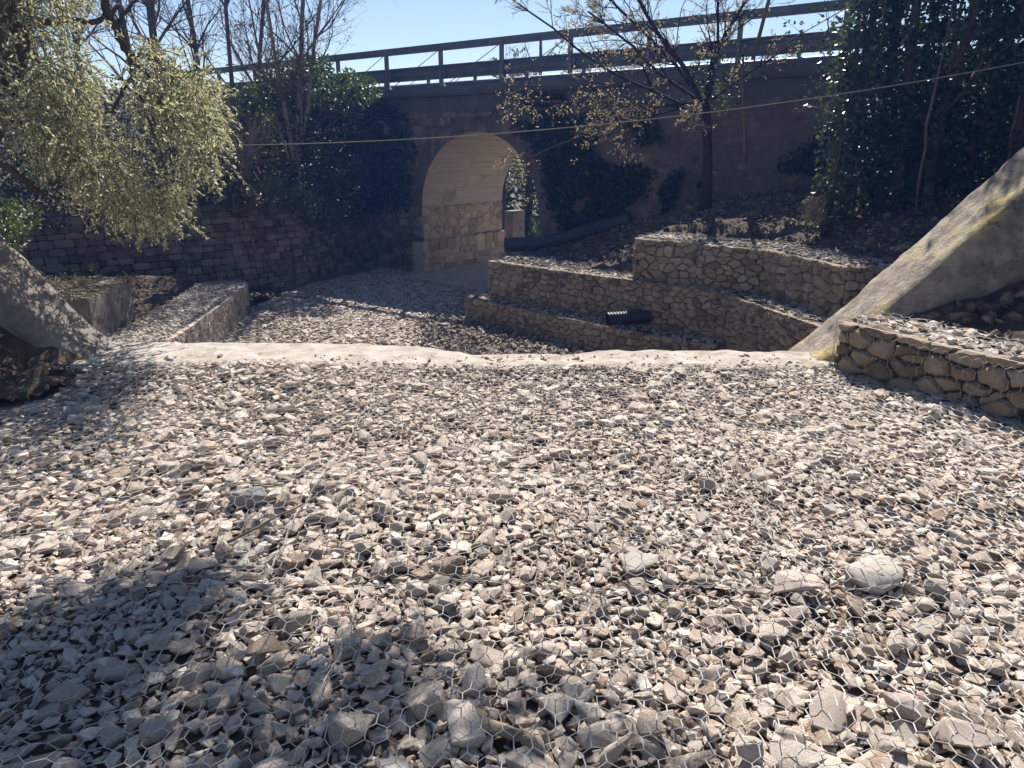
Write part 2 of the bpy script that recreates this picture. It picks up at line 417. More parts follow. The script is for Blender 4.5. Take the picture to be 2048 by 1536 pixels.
scatter(mb, ROCK_S, np.c_[x, y, np.full(900, .03)], r.gamma(2, .0045, 900) + .004, r)
x = r.uniform(-3.7, 2.6, 420); y = r.uniform(5.8, 6.2, 420); scatter(mb, ROCK_S, np.c_[x, y, np.full(420, .032)], r.gamma(1.3, .006, 420) + .003, r)
o = mb.build("loose_gravel", M['stone']); o["kind"] = 'stuff'; o["label"] = "loose pebbles on the pale concrete sill"

# ------------------------------------------------------------------ wing walls of the dam
def wing(name, label, prof, y0, y1, m, dens=.04, amp=.045):
    """prof: (x, z) along the sloping top; body between y0 (near) and y1 (far) down to z=-1.7"""
    t = thing(name, label, "wing wall", (prof[0][0], (y0+y1)/2, 0))
    ox, oy = prof[0][0], (y0+y1)/2
    P = np.array(prof); L = np.r_[0, np.cumsum(np.linalg.norm(np.diff(P, axis=0), axis=1))]
    n = int(L[-1] / dens) + 1; s = np.linspace(0, L[-1], n)
    X = np.interp(s, L, P[:, 0]); Z = np.interp(s, L, P[:, 1])
    cross = [(y0+.0, -1.75), (y0+.0, -.9), (y0, -.45), (y0-.0, -.2), (y0+.03, -.05), (y0+.07, .0)] + [(y0 + .07 + (y1-y0-.13)*k/7, .0) for k in range(1, 8)] + [(y1, -.04), (y1, -.3), (y1, -1.75)]
    V = []
    for a in range(n):
        for (y, dz) in cross:
            z = Z[a] + dz
            if dz < -1: z = min(-1.2, Z[a] - .5)
            w = amp*fbm(X[a]*1.2 + y, z, 2.6, 6, 1.7)
            V.append((X[a] - ox + w*.6, y - oy + w*(.7 if -1 < dz < -.02 else .2), z + (w if dz > -.1 else 0)))
    V = np.array(V).reshape(n, len(cross), 3); nn = len(cross)
    i, j = np.meshgrid(np.arange(n-1), np.arange(nn-1), indexing='ij')
    q = np.stack([i*nn + j, (i+1)*nn + j, (i+1)*nn + j+1, i*nn + j+1], -1)
    if P[-1, 0] < P[0, 0]: q = q[..., ::-1]
    mb = MB(); mb.add(V, q.ravel(), np.full(i.size, 4))
    mb.polys(V[0], [tuple(range(nn))]); mb.polys(V[-1], [tuple(range(nn))])
    mb.build("wall_body", m, t, smooth=True)
    return t
wing("wing_wall", "sloping grey concrete wing wall with yellow lichen, rising beside the stacked gabions",
     [(2.42, -.06), (2.62, .08), (2.8, .22), (4.3, 1.74), (5.6, 3.05), (7.2, 3.2)], 5.95, 6.62, M['conc'])
wing("wing_wall", "bare grey concrete wing wall with tree shadows, sloping up under the leafy tree",
     [(-3.45, -.03), (-3.6, .06), (-3.8, .26), (-4.55, 1.16), (-5.4, 2.1), (-6.5, 2.2)], 5.95, 6.6, M['conc_plain'], amp=.02)

# ------------------------------------------------------------------ stone faces, gabions
def clip(poly, a, b):
    """keep the part of poly nearer to a than to b"""
    m = (a + b) / 2; d = b - a; out = []
    n = len(poly)
    for i in range(n):
        p, q = poly[i], poly[(i+1) % n]
        dp, dq = np.dot(p - m, d), np.dot(q - m, d)
        if dp <= 0: out.append(p)
        if dp * dq < 0: out.append(p + (q - p) * (dp / (dp - dq)))
    return out
def cells(w, h, cw, ch, r, jit=.28):
    seeds = []; v = 0
    while v < h:
        hh = ch * r.uniform(.65, 1.35)
        u = -cw * r.uniform(0, 1)
        while u < w + cw:
            ww = cw * r.uniform(.5, 1.6)
            seeds.append(((u + ww/2) / cw + r.normal(0, jit), (v + hh/2) / ch + r.normal(0, jit))); u += ww
        v += hh
    S = np.array(seeds); out = []
    for k, s in enumerate(S):
        if s[0]*cw < -.3*cw or s[0]*cw > w + .3*cw: continue
        d = np.linalg.norm(S - s, axis=1); nb = np.argsort(d)[1:14]
        poly = [np.array(p, float) for p in [(0, 0), (w/cw, 0), (w/cw, h/ch), (0, h/ch)]]
        for b in nb:
            poly = clip(poly, s, S[b])
            if len(poly) < 3: break
        if len(poly) >= 3:
            out.append(np.array(poly) * np.array([cw, ch]))
    return out
def courses(w, h, cw, ch, r):
    out = []; v = 0
    while v < h - .3*ch:
        hh = min(ch * r.uniform(.8, 1.25), h - v)
        if h - v - hh < .4*ch: hh = h - v
        u = -cw * r.uniform(0, .8)
        while u < w:
            ww = cw * r.uniform(.6, 1.5); a, b = max(u, 0), min(u + ww, w)
            if b - a > .03:
                q = np.array([(a, v), (b, v), (b, v+hh), (a, v+hh)]) + r.normal(0, .012, (4, 2)) * ch / .2
                out.append(q)
            u += ww
        v += hh
    return out
def stone_face(mb, P, U, V, w, h, polys, r, gap=.012, depth=.05, top=.72, jut=.4, rag=.045):
    P, U, V = (np.asarray(a, float) for a in (P, U, V)); Nn = nrm(np.cross(U, V))
    for q in polys:
        c = q.mean(0); d = q - c; rr = np.linalg.norm(d, axis=1)
        if rr.max() < gap * 2: continue
        keep = [i for i in range(len(q)) if np.linalg.norm(q[i] - q[i-1]) > .012]
        if len(keep) < 3: continue
        q = q[keep]; d = q - c; rr = np.linalg.norm(d, axis=1)
        q1 = c + d * np.clip(1 - gap / rr, .5, 1)[:, None]
        # soften: cut each corner
        k = len(q1); nxt = np.roll(q1, -1, 0); prv = np.roll(q1, 1, 0)
        s = r.uniform(.06, .2, (k, 1))
        mids = (q1 + nxt)/2; ed = nxt - q1; mids = mids + np.c_[-ed[:, 1], ed[:, 0]] * (r.normal(-.015 if rag else 0, rag, (k, 1)))
        q2 = np.stack([q1 + (prv - q1) * s, q1 + (nxt - q1) * s, mids], 1).reshape(-1, 2)
        n = len(q2); dd = depth * r.uniform(1 - jut, 1 + jut)
        tilt = r.normal(0, .14, 2)
        inn = c + (q2 - c) * top + r.normal(0, .05, (n, 2)) * (q2 - c)
        zf = dd * (1 + (inn - c) @ tilt / max(rr.max(), .02) * .8)
        W = lambda uv, z: P + uv[:, :1]*U + uv[:, 1:]*V + np.asarray(z).reshape(-1, 1)*Nn
        v = np.concatenate([W(q2, np.full(n, -.05)), W(q2, np.full(n, dd*.35)), W(inn, zf), W(c[None] + r.normal(0, .1, (1, 2))*rr.min(), [dd * r.uniform(.95, 1.2)])])
        F = []
        for i in range(n):
            j = (i+1) % n
            F += [(i, j, n+j, n+i), (n+i, n+j, 2*n+j, 2*n+i), (2*n+i, 2*n+j, 3*n)]
        mb.polys(v, F)
def hexnet(w, h, cw, b, r=None, warp=0):
    """unique honeycomb edges over a w x h rectangle (points u, v); returns A, B, twisted flag"""
    nc, nr = int(w / cw) + 2, int(h / (1.5*b)) + 2
    i, j = np.meshgrid(np.arange(-1, nc), np.arange(-1, nr)); i = i.ravel(); j = j.ravel()
    cx = (i + .5 * (j % 2)) * cw; cy = j * 1.5 * b
    top = np.c_[cx, cy + b]; ur = np.c_[cx + cw/2, cy + b/2]; lr = np.c_[cx + cw/2, cy - b/2]; ul = np.c_[cx - cw/2, cy + b/2]
    A = np.concatenate([ur, top, ul]); B = np.concatenate([lr, ur, top])
    tw = np.r_[np.ones(len(ur), bool), np.zeros(2*len(ur), bool)]
    ok = (A[:, 0] >= 0) & (A[:, 0] <= w) & (B[:, 0] >= 0) & (B[:, 0] <= w) & (A[:, 1] >= 0) & (A[:, 1] <= h) & (B[:, 1] >= 0) & (B[:, 1] <= h)
    return A[ok], B[ok], tw[ok]
def mitre(pts, off):
    """offset polyline to its left by off"""
    p = np.array(pts, float); d = nrm(np.diff(p, axis=0)); n = np.c_[-d[:, 1], d[:, 0]]
    nn = np.r_[n[:1], nrm(n[:-1] + n[1:]), n[-1:]]
    cs = np.r_[1, np.sum(nrm(n[:-1] + n[1:]) * n[:-1], 1), 1]
    return p + nn * (off / cs)[:, None]
def resample(pts, step):
    """cut a polyline into pieces of about step, keeping its corners"""
    out = [np.array(pts[0], float)]
    for a, b in zip(pts[:-1], pts[1:]):
        a, b = np.array(a, float), np.array(b, float); k = max(1, round(np.linalg.norm(b - a) / step))
        out += [a + (b - a) * i / k for i in range(1, k+1)]
    return np.array(out)
def gabion_wall(label, front, z0, z1, depth, seed, cw=.145, ch=.09, step=1.15, wr=.0016, toprock=.037, ends=(True, True), cap=(0, 0), topn=90, stone=None, wirem=None, jut=.5, sag=0):
    """front: polyline run with the visible face on its right-hand side; the wall's depth lies to the left"""
    r = np.random.default_rng(seed)
    f = resample(front, step)
    f[1:-1] += r.normal(0, .012, (len(f)-2, 2))
    bk = mitre(f, depth)
    zt = z1 + r.normal(0, .02, len(f)) + sag*np.sin(np.arange(len(f))*1.3)
    t = thing("gabion", label, "gabion", (f[0][0], f[0][1], z0))
    org = np.array([f[0][0], f[0][1], z0])
    smat = stone or M['gab']; wmat = wirem or M['wire_far']
    for k in range(len(f) - 1):
        a, b = f[k], f[k+1]; L = np.linalg.norm(b - a); u = np.r_[(b - a) / L, 0]
        ztop = (zt[k] + zt[k+1]) / 2
        fill = MB(); wires = MB(); core = MB(); tops = MB()
        A = np.r_[a, z0] - org; h = ztop - z0
        nrmv = np.cross(u, [0, 0, 1.0])
        stone_face(fill, A, u, np.array([0, 0, 1.0]), L, h, cells(L, h, cw, ch, r), r, gap=cw*.032, depth=cw*.21, top=r.uniform(.7, .86), jut=jut, rag=.07)
        runs = [(A, u, L)]
        if k == 0 and ends[0]:
            c = np.r_[bk[0], z0] - org; d = A - c; Ld = np.linalg.norm(d); runs.append((c, d/Ld, Ld))
        if k == len(f) - 2 and ends[1]:
            c = np.r_[b, z0] - org; d = np.r_[bk[-1], z0] - org - c; Ld = np.linalg.norm(d); runs.append((c, d/Ld, Ld))
        for (p, d, Ld) in runs[1:]:
            stone_face(fill, p, d, np.array([0, 0, 1.0]), Ld, h, cells(Ld, h, cw, ch, r), r, gap=cw*.032, depth=cw*.21, top=r.uniform(.7, .86), jut=jut, rag=.07)
        # top stones
        n = max(70, int(topn * L * depth))
        s, q = r.uniform(0, 1, n), r.uniform(.02, .98, n)
        p2 = (a + (b - a) * s[:, None]) * (1 - q[:, None]) + (bk[k] + (bk[k+1] - bk[k]) * s[:, None]) * q[:, None]
        scatter(tops, ROCK_M if toprock > .06 else ROCK_S, np.c_[p2, np.full(n, ztop - .015) + r.normal(0, .012, n)] - org, r.uniform(.6, 1.35, n) * toprock, r, .25)
        quad = np.array([a, b, bk[k+1], bk[k]]); inset = quad + nrm(quad.mean(0) - quad) * .0
        core.prism(inset - org[:2], -.3, h - .03)
        # wire mesh on the face and over the top
        for (p, d, Ld) in runs:
            hA, hB, tw = hexnet(Ld, h, .075, .048)
            nz = np.cross(d, [0, 0, 1.0])
            off = lambda q: cw*.19 + .012 + .012*np.sin(q[:, 0]*21 + q[:, 1]*13)
            f3 = lambda q: p + q[:, :1]*d + np.c_[np.zeros(len(q)), np.zeros(len(q)), q[:, 1]] + nz*off(q)[:, None]
            wires.edges(f3(hA), f3(hB), np.where(tw, wr*1.3, wr))
            e0, e1 = p + nz*(cw*.19 + .015), p + d*Ld + nz*(cw*.19 + .015)
            zz = np.array([0, 0, h + .01])
            wires.edges([e0, e1, e0 + zz], [e0 + zz, e1 + zz, e1 + zz], wr*1.7)
        hA, hB, tw = hexnet(L, depth, .075, .048)
        bl = lambda q: np.c_[(a + (b-a)*(q[:, :1]/L))*(1 - q[:, 1:]/depth) + (bk[k] + (bk[k+1]-bk[k])*(q[:, :1]/L))*(q[:, 1:]/depth), ztop + .03 + .02*np.sin(q[:, 0]*17 + 1)*np.sin(q[:, 1]*19)] - org
        wires.edges(bl(hA), bl(hB), np.where(tw, wr*1.3, wr))
        bo = fill.build("gabion_basket", smat, t)
        core.build("gap_shade_core", M['core'], bo)  # dark body that gives the gaps their painted shade
        tag(tops.build("top_stones", M['stone'], bo), kind='stuff')
        wires.build("wire_mesh", wmat, bo)
    return t
LOW = [(-.86, 14.1), (.36, 12.76), (1.42, 11.68), (2.58, 10.66), (2.86, 10.42)]
MID = [(-.42, 14.0), (.84, 12.87), (1.57, 12.2), (3.12, 10.72), (3.4, 9.6), (3.72, 8.5), (4.1, 6.7)]
UPP = [(1.95, 11.92), (3.57, 10.72), (3.85, 9.6), (4.0, 8.95)]
gabion_wall("lowest and longest gabion tier along the streambed, just above the gravel", LOW, -1.45, -.97, .9, 11, step=1.0, topn=160)
gabion_wall("middle gabion tier with the black pipe in front, curving towards the concrete wing wall", MID, -1.45, -.28, .95, 12, step=1.1, topn=160)
gabion_wall("topmost short gabion tier set back below the soil bank", UPP, -.40, .36, .85, 13, step=1.1, cw=.165, ch=.105, topn=160)
gabion_wall("nearest gabion wall of big brown stones running out beside the wing wall", [(2.62, 5.82), (3.30, 4.5), (4.05, 3.05), (4.7, 1.8)],
            -.1, .40, .55, 14, cw=.22, ch=.12, step=1.5, wr=.0013, toprock=.042, topn=330, wirem=M['wire'], jut=.4, stone=M['gab_n'])
LGF = [(-4.72, 8.0), (-4.86, 10.3), (-5.06, 12.8), (-5.36, 15.0), (-5.55, 15.4)]
LGF = [(x, y) for x, y in LGF][::-1]
# the visible face of this one looks towards +x, so it is run from far to near
gabion_wall("low grey gabion wall on the opposite bank beside the square concrete block", LGF[::-1], -1.45, -.88, .95, 15,
            cw=.13, ch=.12, stone=M['stone'], toprock=.036, topn=300)

# ------------------------------------------------------------------ concrete block
t = thing("concrete_block", "square concrete block topped with dry straw, behind the low grey gabion wall", "concrete block", (-7, 11.2, -1.0))
mb = MB()
mb.prism(np.array([(-5.92, 10.35), (-6.16, 12.05), (-8.6, 12.2), (-8.4, 10.2)]) - np.array([-7, 11.2]), -.4, .72)
bm = bmesh.new(); me = mb.mesh("tmp", M['conc_plain']); bm.from_mesh(me)
bmesh.ops.bevel(bm, geom=bm.edges[:], offset=.02, segments=2, affect='EDGES')
bmesh.ops.triangulate(bm, faces=bm.faces[:])
bmesh.ops.subdivide_edges(bm, edges=bm.edges[:], cuts=7, use_grid_fill=True)
bm.normal_update()
for v in bm.verts: v.co += v.normal * (.025 * noise.fractal(v.co*2.5, 1, 2, 5))
bm.to_mesh(me); bm.free(); me.name = "block_body"
o = bpy.data.objects.new("block_body", me); COL.objects.link(o); o.parent = t
r = np.random.default_rng(8); mb = MB()
n = 4600; u, v = r.uniform(0, 1, n), r.uniform(0, 1, n)
keep = np.array([fbm(a*3, b*2, 1.3, 4, 2) for a, b in zip(u, v)]) > -.12
P = np.c_[-5.95 - 2.4*u, 10.3 + 1.75*v, np.full(n, -.25)][keep]; k = len(P)
D = np.c_[r.normal(size=(k, 2)), r.normal(0, .12, k)]
mb.leaves(P, D, r.uniform(.06, .24, k), .016, r)
o = mb.build("straw_litter", M['straw']); tag(o, kind='stuff', label="dry straw and leaf litter on the concrete block")

# ------------------------------------------------------------------ retaining wall of coursed stone
t = thing("retaining_wall", "coursed grey stone retaining wall in the shade below the bushes", "retaining wall", (-7.5, 15.6, -1))
org = np.array([-7.5, 15.6, -1.0])
r = np.random.default_rng(21); mb = MB(); core = MB()
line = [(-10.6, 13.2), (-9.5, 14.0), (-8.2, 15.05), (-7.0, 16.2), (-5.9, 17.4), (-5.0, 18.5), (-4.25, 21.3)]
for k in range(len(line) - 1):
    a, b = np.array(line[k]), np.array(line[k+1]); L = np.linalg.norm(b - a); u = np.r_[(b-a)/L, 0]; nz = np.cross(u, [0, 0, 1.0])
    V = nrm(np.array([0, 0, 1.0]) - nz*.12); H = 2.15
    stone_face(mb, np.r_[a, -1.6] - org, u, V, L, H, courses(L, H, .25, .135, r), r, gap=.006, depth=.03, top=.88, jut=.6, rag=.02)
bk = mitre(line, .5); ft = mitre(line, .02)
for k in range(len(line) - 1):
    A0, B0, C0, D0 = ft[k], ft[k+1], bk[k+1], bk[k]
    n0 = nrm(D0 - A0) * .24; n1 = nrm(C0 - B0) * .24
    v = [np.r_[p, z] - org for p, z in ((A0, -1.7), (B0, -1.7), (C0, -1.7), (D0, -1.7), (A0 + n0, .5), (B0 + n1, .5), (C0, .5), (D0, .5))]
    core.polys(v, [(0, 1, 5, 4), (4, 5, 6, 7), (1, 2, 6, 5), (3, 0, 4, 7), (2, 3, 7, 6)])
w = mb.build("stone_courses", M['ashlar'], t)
core.build("wall_core", M['core'], t)

# ------------------------------------------------------------------ stone bridge (local x along the road to the right, y through the arch, z up)
J = np.array([-2.37, 19.92]); BRZ = math.atan2(-.6, .8)
def bl(s, y=0, z=0):
    return np.array([J[0] + .8*s + .6*y, J[1] - .6*s + .8*y, z])
t = thing("stone_bridge", "old stone road bridge with a single round arch, seen from its shaded side", "bridge", (J[0], J[1], 0), BRZ)
bridge = t
SC, SR, SPR, LB = 1.9, 1.85, .28, 3.4
xs = np.unique(np.r_[np.linspace(-14, SC-SR, 50), SC - SR*np.cos(np.linspace(0, np.pi, 49)), np.linspace(SC+SR, 20, 60)])
def soff(s):
    d = SR*SR - (s - SC)**2
    return SPR + math.sqrt(max(d, 0)) if abs(s - SC) <= SR + 1e-6 else -1.8
def face(mb, y, ztop, flip):
    for a, b in zip(xs[:-1], xs[1:]):
        mid = (a + b)/2; ins = abs(mid - SC) < SR
        za = soff(a) if ins else -1.8; zb = soff(b) if ins else -1.8
        if ins:
            za = SPR + math.sqrt(max(SR*SR - (a-SC)**2, 0)); zb = SPR + math.sqrt(max(SR*SR - (b-SC)**2, 0))
        q = [(a, y, za), (b, y, zb), (b, y, ztop), (a, y, ztop)]
        mb.polys(q, [(3, 2, 1, 0) if flip else (0, 1, 2, 3)])
mb = MB(); face(mb, 0, 2.62, False); mb.build("spandrel_wall", M['spandrel'], t)
mb = MB(); face(mb, LB, 2.62, True); mb.build("spandrel_wall", M['spandrel'], t)
mb = MB()                                        # parapet band: proud of the masonry
mb.box((-14, -.03, 2.62), (20, LB + .03, 2.93)); mb.build("parapet_band", M['deck'], t)
mb = MB(); mb.box((-14, -.16, 2.935), (20, LB + .16, 3.15)); mb.box((-14, -.20, 2.965), (20, -.163, 2.99)); mb.build("deck_slab", M['deck'], t)
mb = MB(); mb.box((-14, .45, 3.154), (20, LB - .45, 3.17)); mb.build("road_surface", M['asphalt'], t)
mb = MB(); na = 40                               # vault with formwork boards as faceted strips
th = np.linspace(0, np.pi, na)
for k in range(na - 1):
    for (rr_, t0, t1) in ((SR, th[k], th[k+1]),):
        j = .004 * (k % 2)
        p = [(SC - (rr_ - j)*math.cos(q), yy, SPR + (rr_ - j)*math.sin(q)) for q, yy in ((t0, .002), (t1, .002), (t1, LB - .002), (t0, LB - .002))]
        mb.polys(p, [(0, 1, 2, 3)])
mb.build("arch_vault", M['vault'], t)
def rp(q, rr, y): return (SC - rr*math.cos(q), y, SPR + rr*math.sin(q))
for yf, yb_ in ((-.012, .0), (LB + .012, LB)):      # plain ring round the arch on each face
    mb = MB()
    for k in range(na - 1):
        a, b = th[k], th[k+1]
        p = [rp(a, SR - .01, yf), rp(b, SR - .01, yf), rp(b, SR + .22, yf), rp(a, SR + .22, yf), rp(a, SR - .01, yb_), rp(b, SR - .01, yb_), rp(b, SR + .22, yb_), rp(a, SR + .22, yb_)]
        mb.polys(p, [(0, 1, 2, 3), (0, 4, 5, 1), (3, 2, 6, 7)])
    mb.build("arch_ring", M['spandrel'], t)
mb = MB(); r = np.random.default_rng(31)
stone_face(mb, (SC-SR-.02, 0, -.55), (0, 1.0, 0), (0, 0, 1.0), LB, .85, cells(LB, .85, .27, .2, r, .3), r, gap=.009, depth=.03, top=.85)
stone_face(mb, (SC-SR+.08, -.1, -1.6), (0, 1.0, 0), (0, 0, 1.0), LB + .2, 1.02, courses(LB + .2, 1.02, .3, .2, r), r, gap=.009, depth=.03, top=.88)
mb.build("abutment_stones", M['masonry'], t); mb = MB()
stone_face(mb, (SC+SR+.02, LB, -1.6), (0, -1.0, 0), (0, 0, 1.0), LB, 1.9, cells(LB, 1.9, .3, .2, r, .3), r, gap=.009, depth=.03, top=.85)
mb.build("abutment_stones", M['masonry'], t); mb = MB()
stone_face(mb, (-2.5, -.01, -1.7), (1.0, 0, 0), (0, 0, 1.0), 2.5 + SC - SR, 2.0, cells(2.5 + SC - SR, 2.0, .3, .2, r, .25), r, gap=.01, depth=.035, top=.85)
mb.build("abutment_stones", M['ashlar'], t)
mb = MB(); W_, H_ = 7.4, 4.25                     # coursed blocks of the spandrel
pb = []
for q in courses(W_, H_, .36, .19, r):
    a_ = q + np.array([-2.5, -1.7]); c_ = a_.mean(0)
    if c_[1] > SPR: ok_ = np.min(np.hypot(a_[:, 0] - SC, a_[:, 1] - SPR)) > SR + .2
    else: ok_ = np.min(np.abs(a_[:, 0] - SC)) > SR + .2 and (c_[0] > SC or c_[1] > .3)
    if ok_ and fbm(c_[0], c_[1], .5, 4, 6.6) > -.22: pb.append(q)
stone_face(mb, (-2.5, -.004, -1.7), (1.0, 0, 0), (0, 0, 1.0), W_, H_, pb, r, gap=.007, depth=.014, top=.93, jut=.7, rag=.02)
mb.build("spandrel_blocks", M['block'], t)
mb = MB()
mb.box((SC-SR-.6, .01, -1.8), (SC-SR-.012, LB - .01, SPR)); mb.box((SC+SR+.012, .01, -1.8), (SC+SR+.6, LB - .01, SPR))
mb.box((SC-SR-.3, -.1, -1.8), (SC-SR+.085, LB + .1, -.60))
mb.build("abutment_core", M['vault'], t)
mb = MB(); mb.box((SC-SR-.02, LB + .15, -1.7), (SC-SR+.28, LB + .75, -.02)); mb.build("end_block", M['ashlar'], t)

def guardrail(label, y, sgn, lo=-13, hi=19):
    t = thing("guardrail", label, "guardrail", tuple(bl(lo, y, 3.15)), BRZ)
    ox = lo
    def X(s): return s - ox
    ps = [s for s in np.arange(-.95 - 1.83*7, hi, 1.83) if s > lo]
    yo = .0
    mb = MB()                                                   # hollow top rail
    mb.box((0, -.05, .80), (hi-lo, .05, .84)); mb.box((0, -.06, .84), (hi-lo, .06, .93)); mb.box((0, -.05, .93), (hi-lo, .05, .955))
    for q_ in np.arange(.4, hi-lo, 3.66):
        mb.box((q_, -.068, .825), (q_ + .32, .068, .945))
        for z_ in (.86, .91):
            for dx in (.05, .27): mb.box((q_ + dx - .012, -.078, z_ - .012), (q_ + dx + .012, -.0679, z_ + .012))
    mb.build("top_rail", M['steel'], t)
    prof = [(0, .16), (.045, .18), (.06, .22), (.02, .27), (.0, .31), (.02, .35), (.06, .40), (.045, .44), (0, .46)]
    mb = MB(); n = len(prof)
    v = [(x, sgn*(a + .07), z + .02) for x in (0, hi-lo) for a, z in prof] + [(x, sgn*(a + .066), z + .02) for x in (0, hi-lo) for a, z in prof]
    mb.polys(v, [(i, i+1, n+i+1, n+i) for i in range(n-1)] + [(2*n+i+1, 2*n+i, 3*n+i, 3*n+i+1) for i in range(n-1)])
    for q_ in np.arange(1.1, hi-lo, 3.66):
        for z_ in (.2, .29, .37, .45):
            for dx in (0, .2): mb.box((q_ + dx - .014, sgn*.07 + (-.02 if sgn > 0 else .0), z_ - .014), (q_ + dx + .014, sgn*.07 + (.0 if sgn > 0 else .02), z_ + .014))
    mb.build("crash_beam", M['steel'], t)
    for s in ps:
        mb = MB(); x = X(s)
        mb.box((x-.035, -.045, .1), (x-.028, .045, .86)); mb.box((x+.028, -.045, .1), (x+.035, .045, .86)); mb.box((x-.0279, .032, .1), (x+.0279, .0449, .86)); mb.box((x-.0279, -.0449, .1), (x+.0279, -.032, .86))
        mb.polys([(x-.035, -.045, .1), (x+.035, -.045, .1), (x+.035, .045, .1), (x-.035, .045, .1), (x+.03, -.07, .0), (x+.12, -.07, .0), (x+.12, .07, .0), (x+.03, .07, .0)],
                 [(0, 1, 5, 4), (1, 2, 6, 5), (2, 3, 7, 6), (3, 0, 4, 7)])
        mb.box((x-.06, sgn*.02 - .02, .24), (x+.10, sgn*.02 + .05, .42))
        mb.build("post", M['steel'], t)
        mb = MB(); mb.tube([(x - .04, -.052, .8), (x - 1.66, -.052, .02)], .009, 5); mb.build("brace_rod", M['steel'], t)
    return t
guardrail("grey steel guardrail with posts along the near edge of the bridge", -.05, 1)
guardrail("second grey guardrail glimpsed low between the near posts, along the far road edge", LB + .05, -1)

# ------------------------------------------------------------------ banks
RB = tps([(-.6, 15.2, -.55), (.2, 15.4, -.42), (1, 14.4, -.36), (1.6, 13.1, -.22), (1.6, 12.6, -.34), (2.0, 12.3, -.36), (1.3, 12.95, -.33), (1.85, 12.85, -.15), (-.1, 17.6, -.75), (.83, 17.5, -.55), (2.6, 16.2, .25), (4.0, 15.1, .72),
          (5.6, 13.9, 1.1), (8, 12.1, 1.9), (2.1, 13.0, .05), (2.5, 12.7, .25), (3.7, 11.7, .33), (4.5, 10.2, .36), (4.9, 9.0, .42), (4.8, 7, .5), (6.5, 10, 1.15), (8, 9, 1.9),
          (6, 7.5, 1.15), (9, 6.6, 2.6), (12, 8, 3.0), (15, 6.7, 3.0)])
sheet("right_bank", [(-.5, 15.0), (-.1, 14.5), (1.3, 12.95), (1.6, 12.55), (2.0, 12.3), (2.3, 12.4), (3.85, 11.25), (4.35, 9.8), (4.6, 9.0), (4.6, 6.55), (15.4, 6.55), (15.3, 6.75), (8.4, 11.95), (4.5, 14.85), (.7, 17.75), (-.3, 18.4), (-.2, 16.6)],
      RB, M['soil'], .06, .09, 3)
NB = tps([(3.0, 5.9, .34), (3.5, 5.0, .33), (4.3, 3.4, .34), (5, 1, .4), (6, 5.9, 1.3), (3.5, 5.8, .45), (4.0, 5.8, .66), (4.6, 5.8, .9), (7, 3, 1.2), (12, 6, 3), (12, 1, 3), (4.5, 4.5, .6)])
sheet("near_right_bank", [(3.05, 5.97), (3.55, 4.95), (4.1, 4.0), (4.7, 2.8), (5.2, 1), (12, 1), (12, 5.97)], NB, M['soil'], .07, .07, 3)
LN = tps([(-3.5, 6.0, .02), (-3.3, 5.3, -.06), (-4, 5.7, .2), (-4.3, 5.95, .42), (-5, 5.7, .75), (-4.4, 4.8, .15), (-5.2, 4.5, .5), (-6.2, 4, .9), (-4.6, 3.6, .0), (-6, 2, .6), (-5, 1.5, .05), (-9, 4, 1.5), (-9, 0, 1.3), (-4.8, -.5, 0)])
sheet("near_left_bank", [(-3.35, 6.0), (-3.3, 5.5), (-4.1, 4.6), (-4.4, 2.8), (-4.7, -1), (-9, -1), (-9, 6.0)], LN, M['soil'], .06, .1, 3)
LM = tps([(-5.6, 8, -.9), (-5.9, 10, -.95), (-6.1, 12.2, -.98), (-6.3, 14.5, -1.0), (-7, 15.5, -.85), (-8.8, 13.6, -.6), (-9.9, 13.5, -.55), (-7, 8, -.2), (-9, 9, .5), (-11, 10, 1.0), (-6.3, 16.4, -1.25), (-5.4, 17.5, -1.45), (-5, 6.7, -.2), (-8, 6.7, .8), (-11, 12, .2)])
sheet("left_bank", [(-5.6, 6.5), (-5.75, 10.3), (-5.95, 12.9), (-6.3, 14.9), (-5.55, 15.7), (-4.9, 17.2), (-4.9, 18.4), (-5.9, 17.4), (-7.0, 16.2), (-8.2, 15.1), (-9.5, 14.1), (-12, 12.6), (-12, 6.5)], LM, M['soil'], .07, .1, 3)
LU = tps([(-10.6, 13.7, .45), (-9.5, 14.5, .45), (-8.2, 15.6, .45), (-7, 16.7, .45), (-5.9, 17.9, .42), (-4.9, 19, .3), (-4.2, 21, .2), (-6, 22.2, 1.6), (-8, 23.8, 2.4), (-11, 26, 3.0), (-14, 22, 3.0), (-12, 18, 1.8), (-9, 19, 1.2), (-6.4, 20, .8), (-16, 12, 3), (-13, 12, 1.5)])
sheet("upper_left_bank", [(-12, 12.6), (-10.6, 13.55), (-9.5, 14.35), (-8.2, 15.4), (-7.1, 16.5), (-6.1, 17.7), (-5.3, 18.6), (-4.6, 21.45), (-13, 27.8), (-22, 22), (-22, 9), (-12, 9)], LU, M['soil'], .14, .15, 1.5)

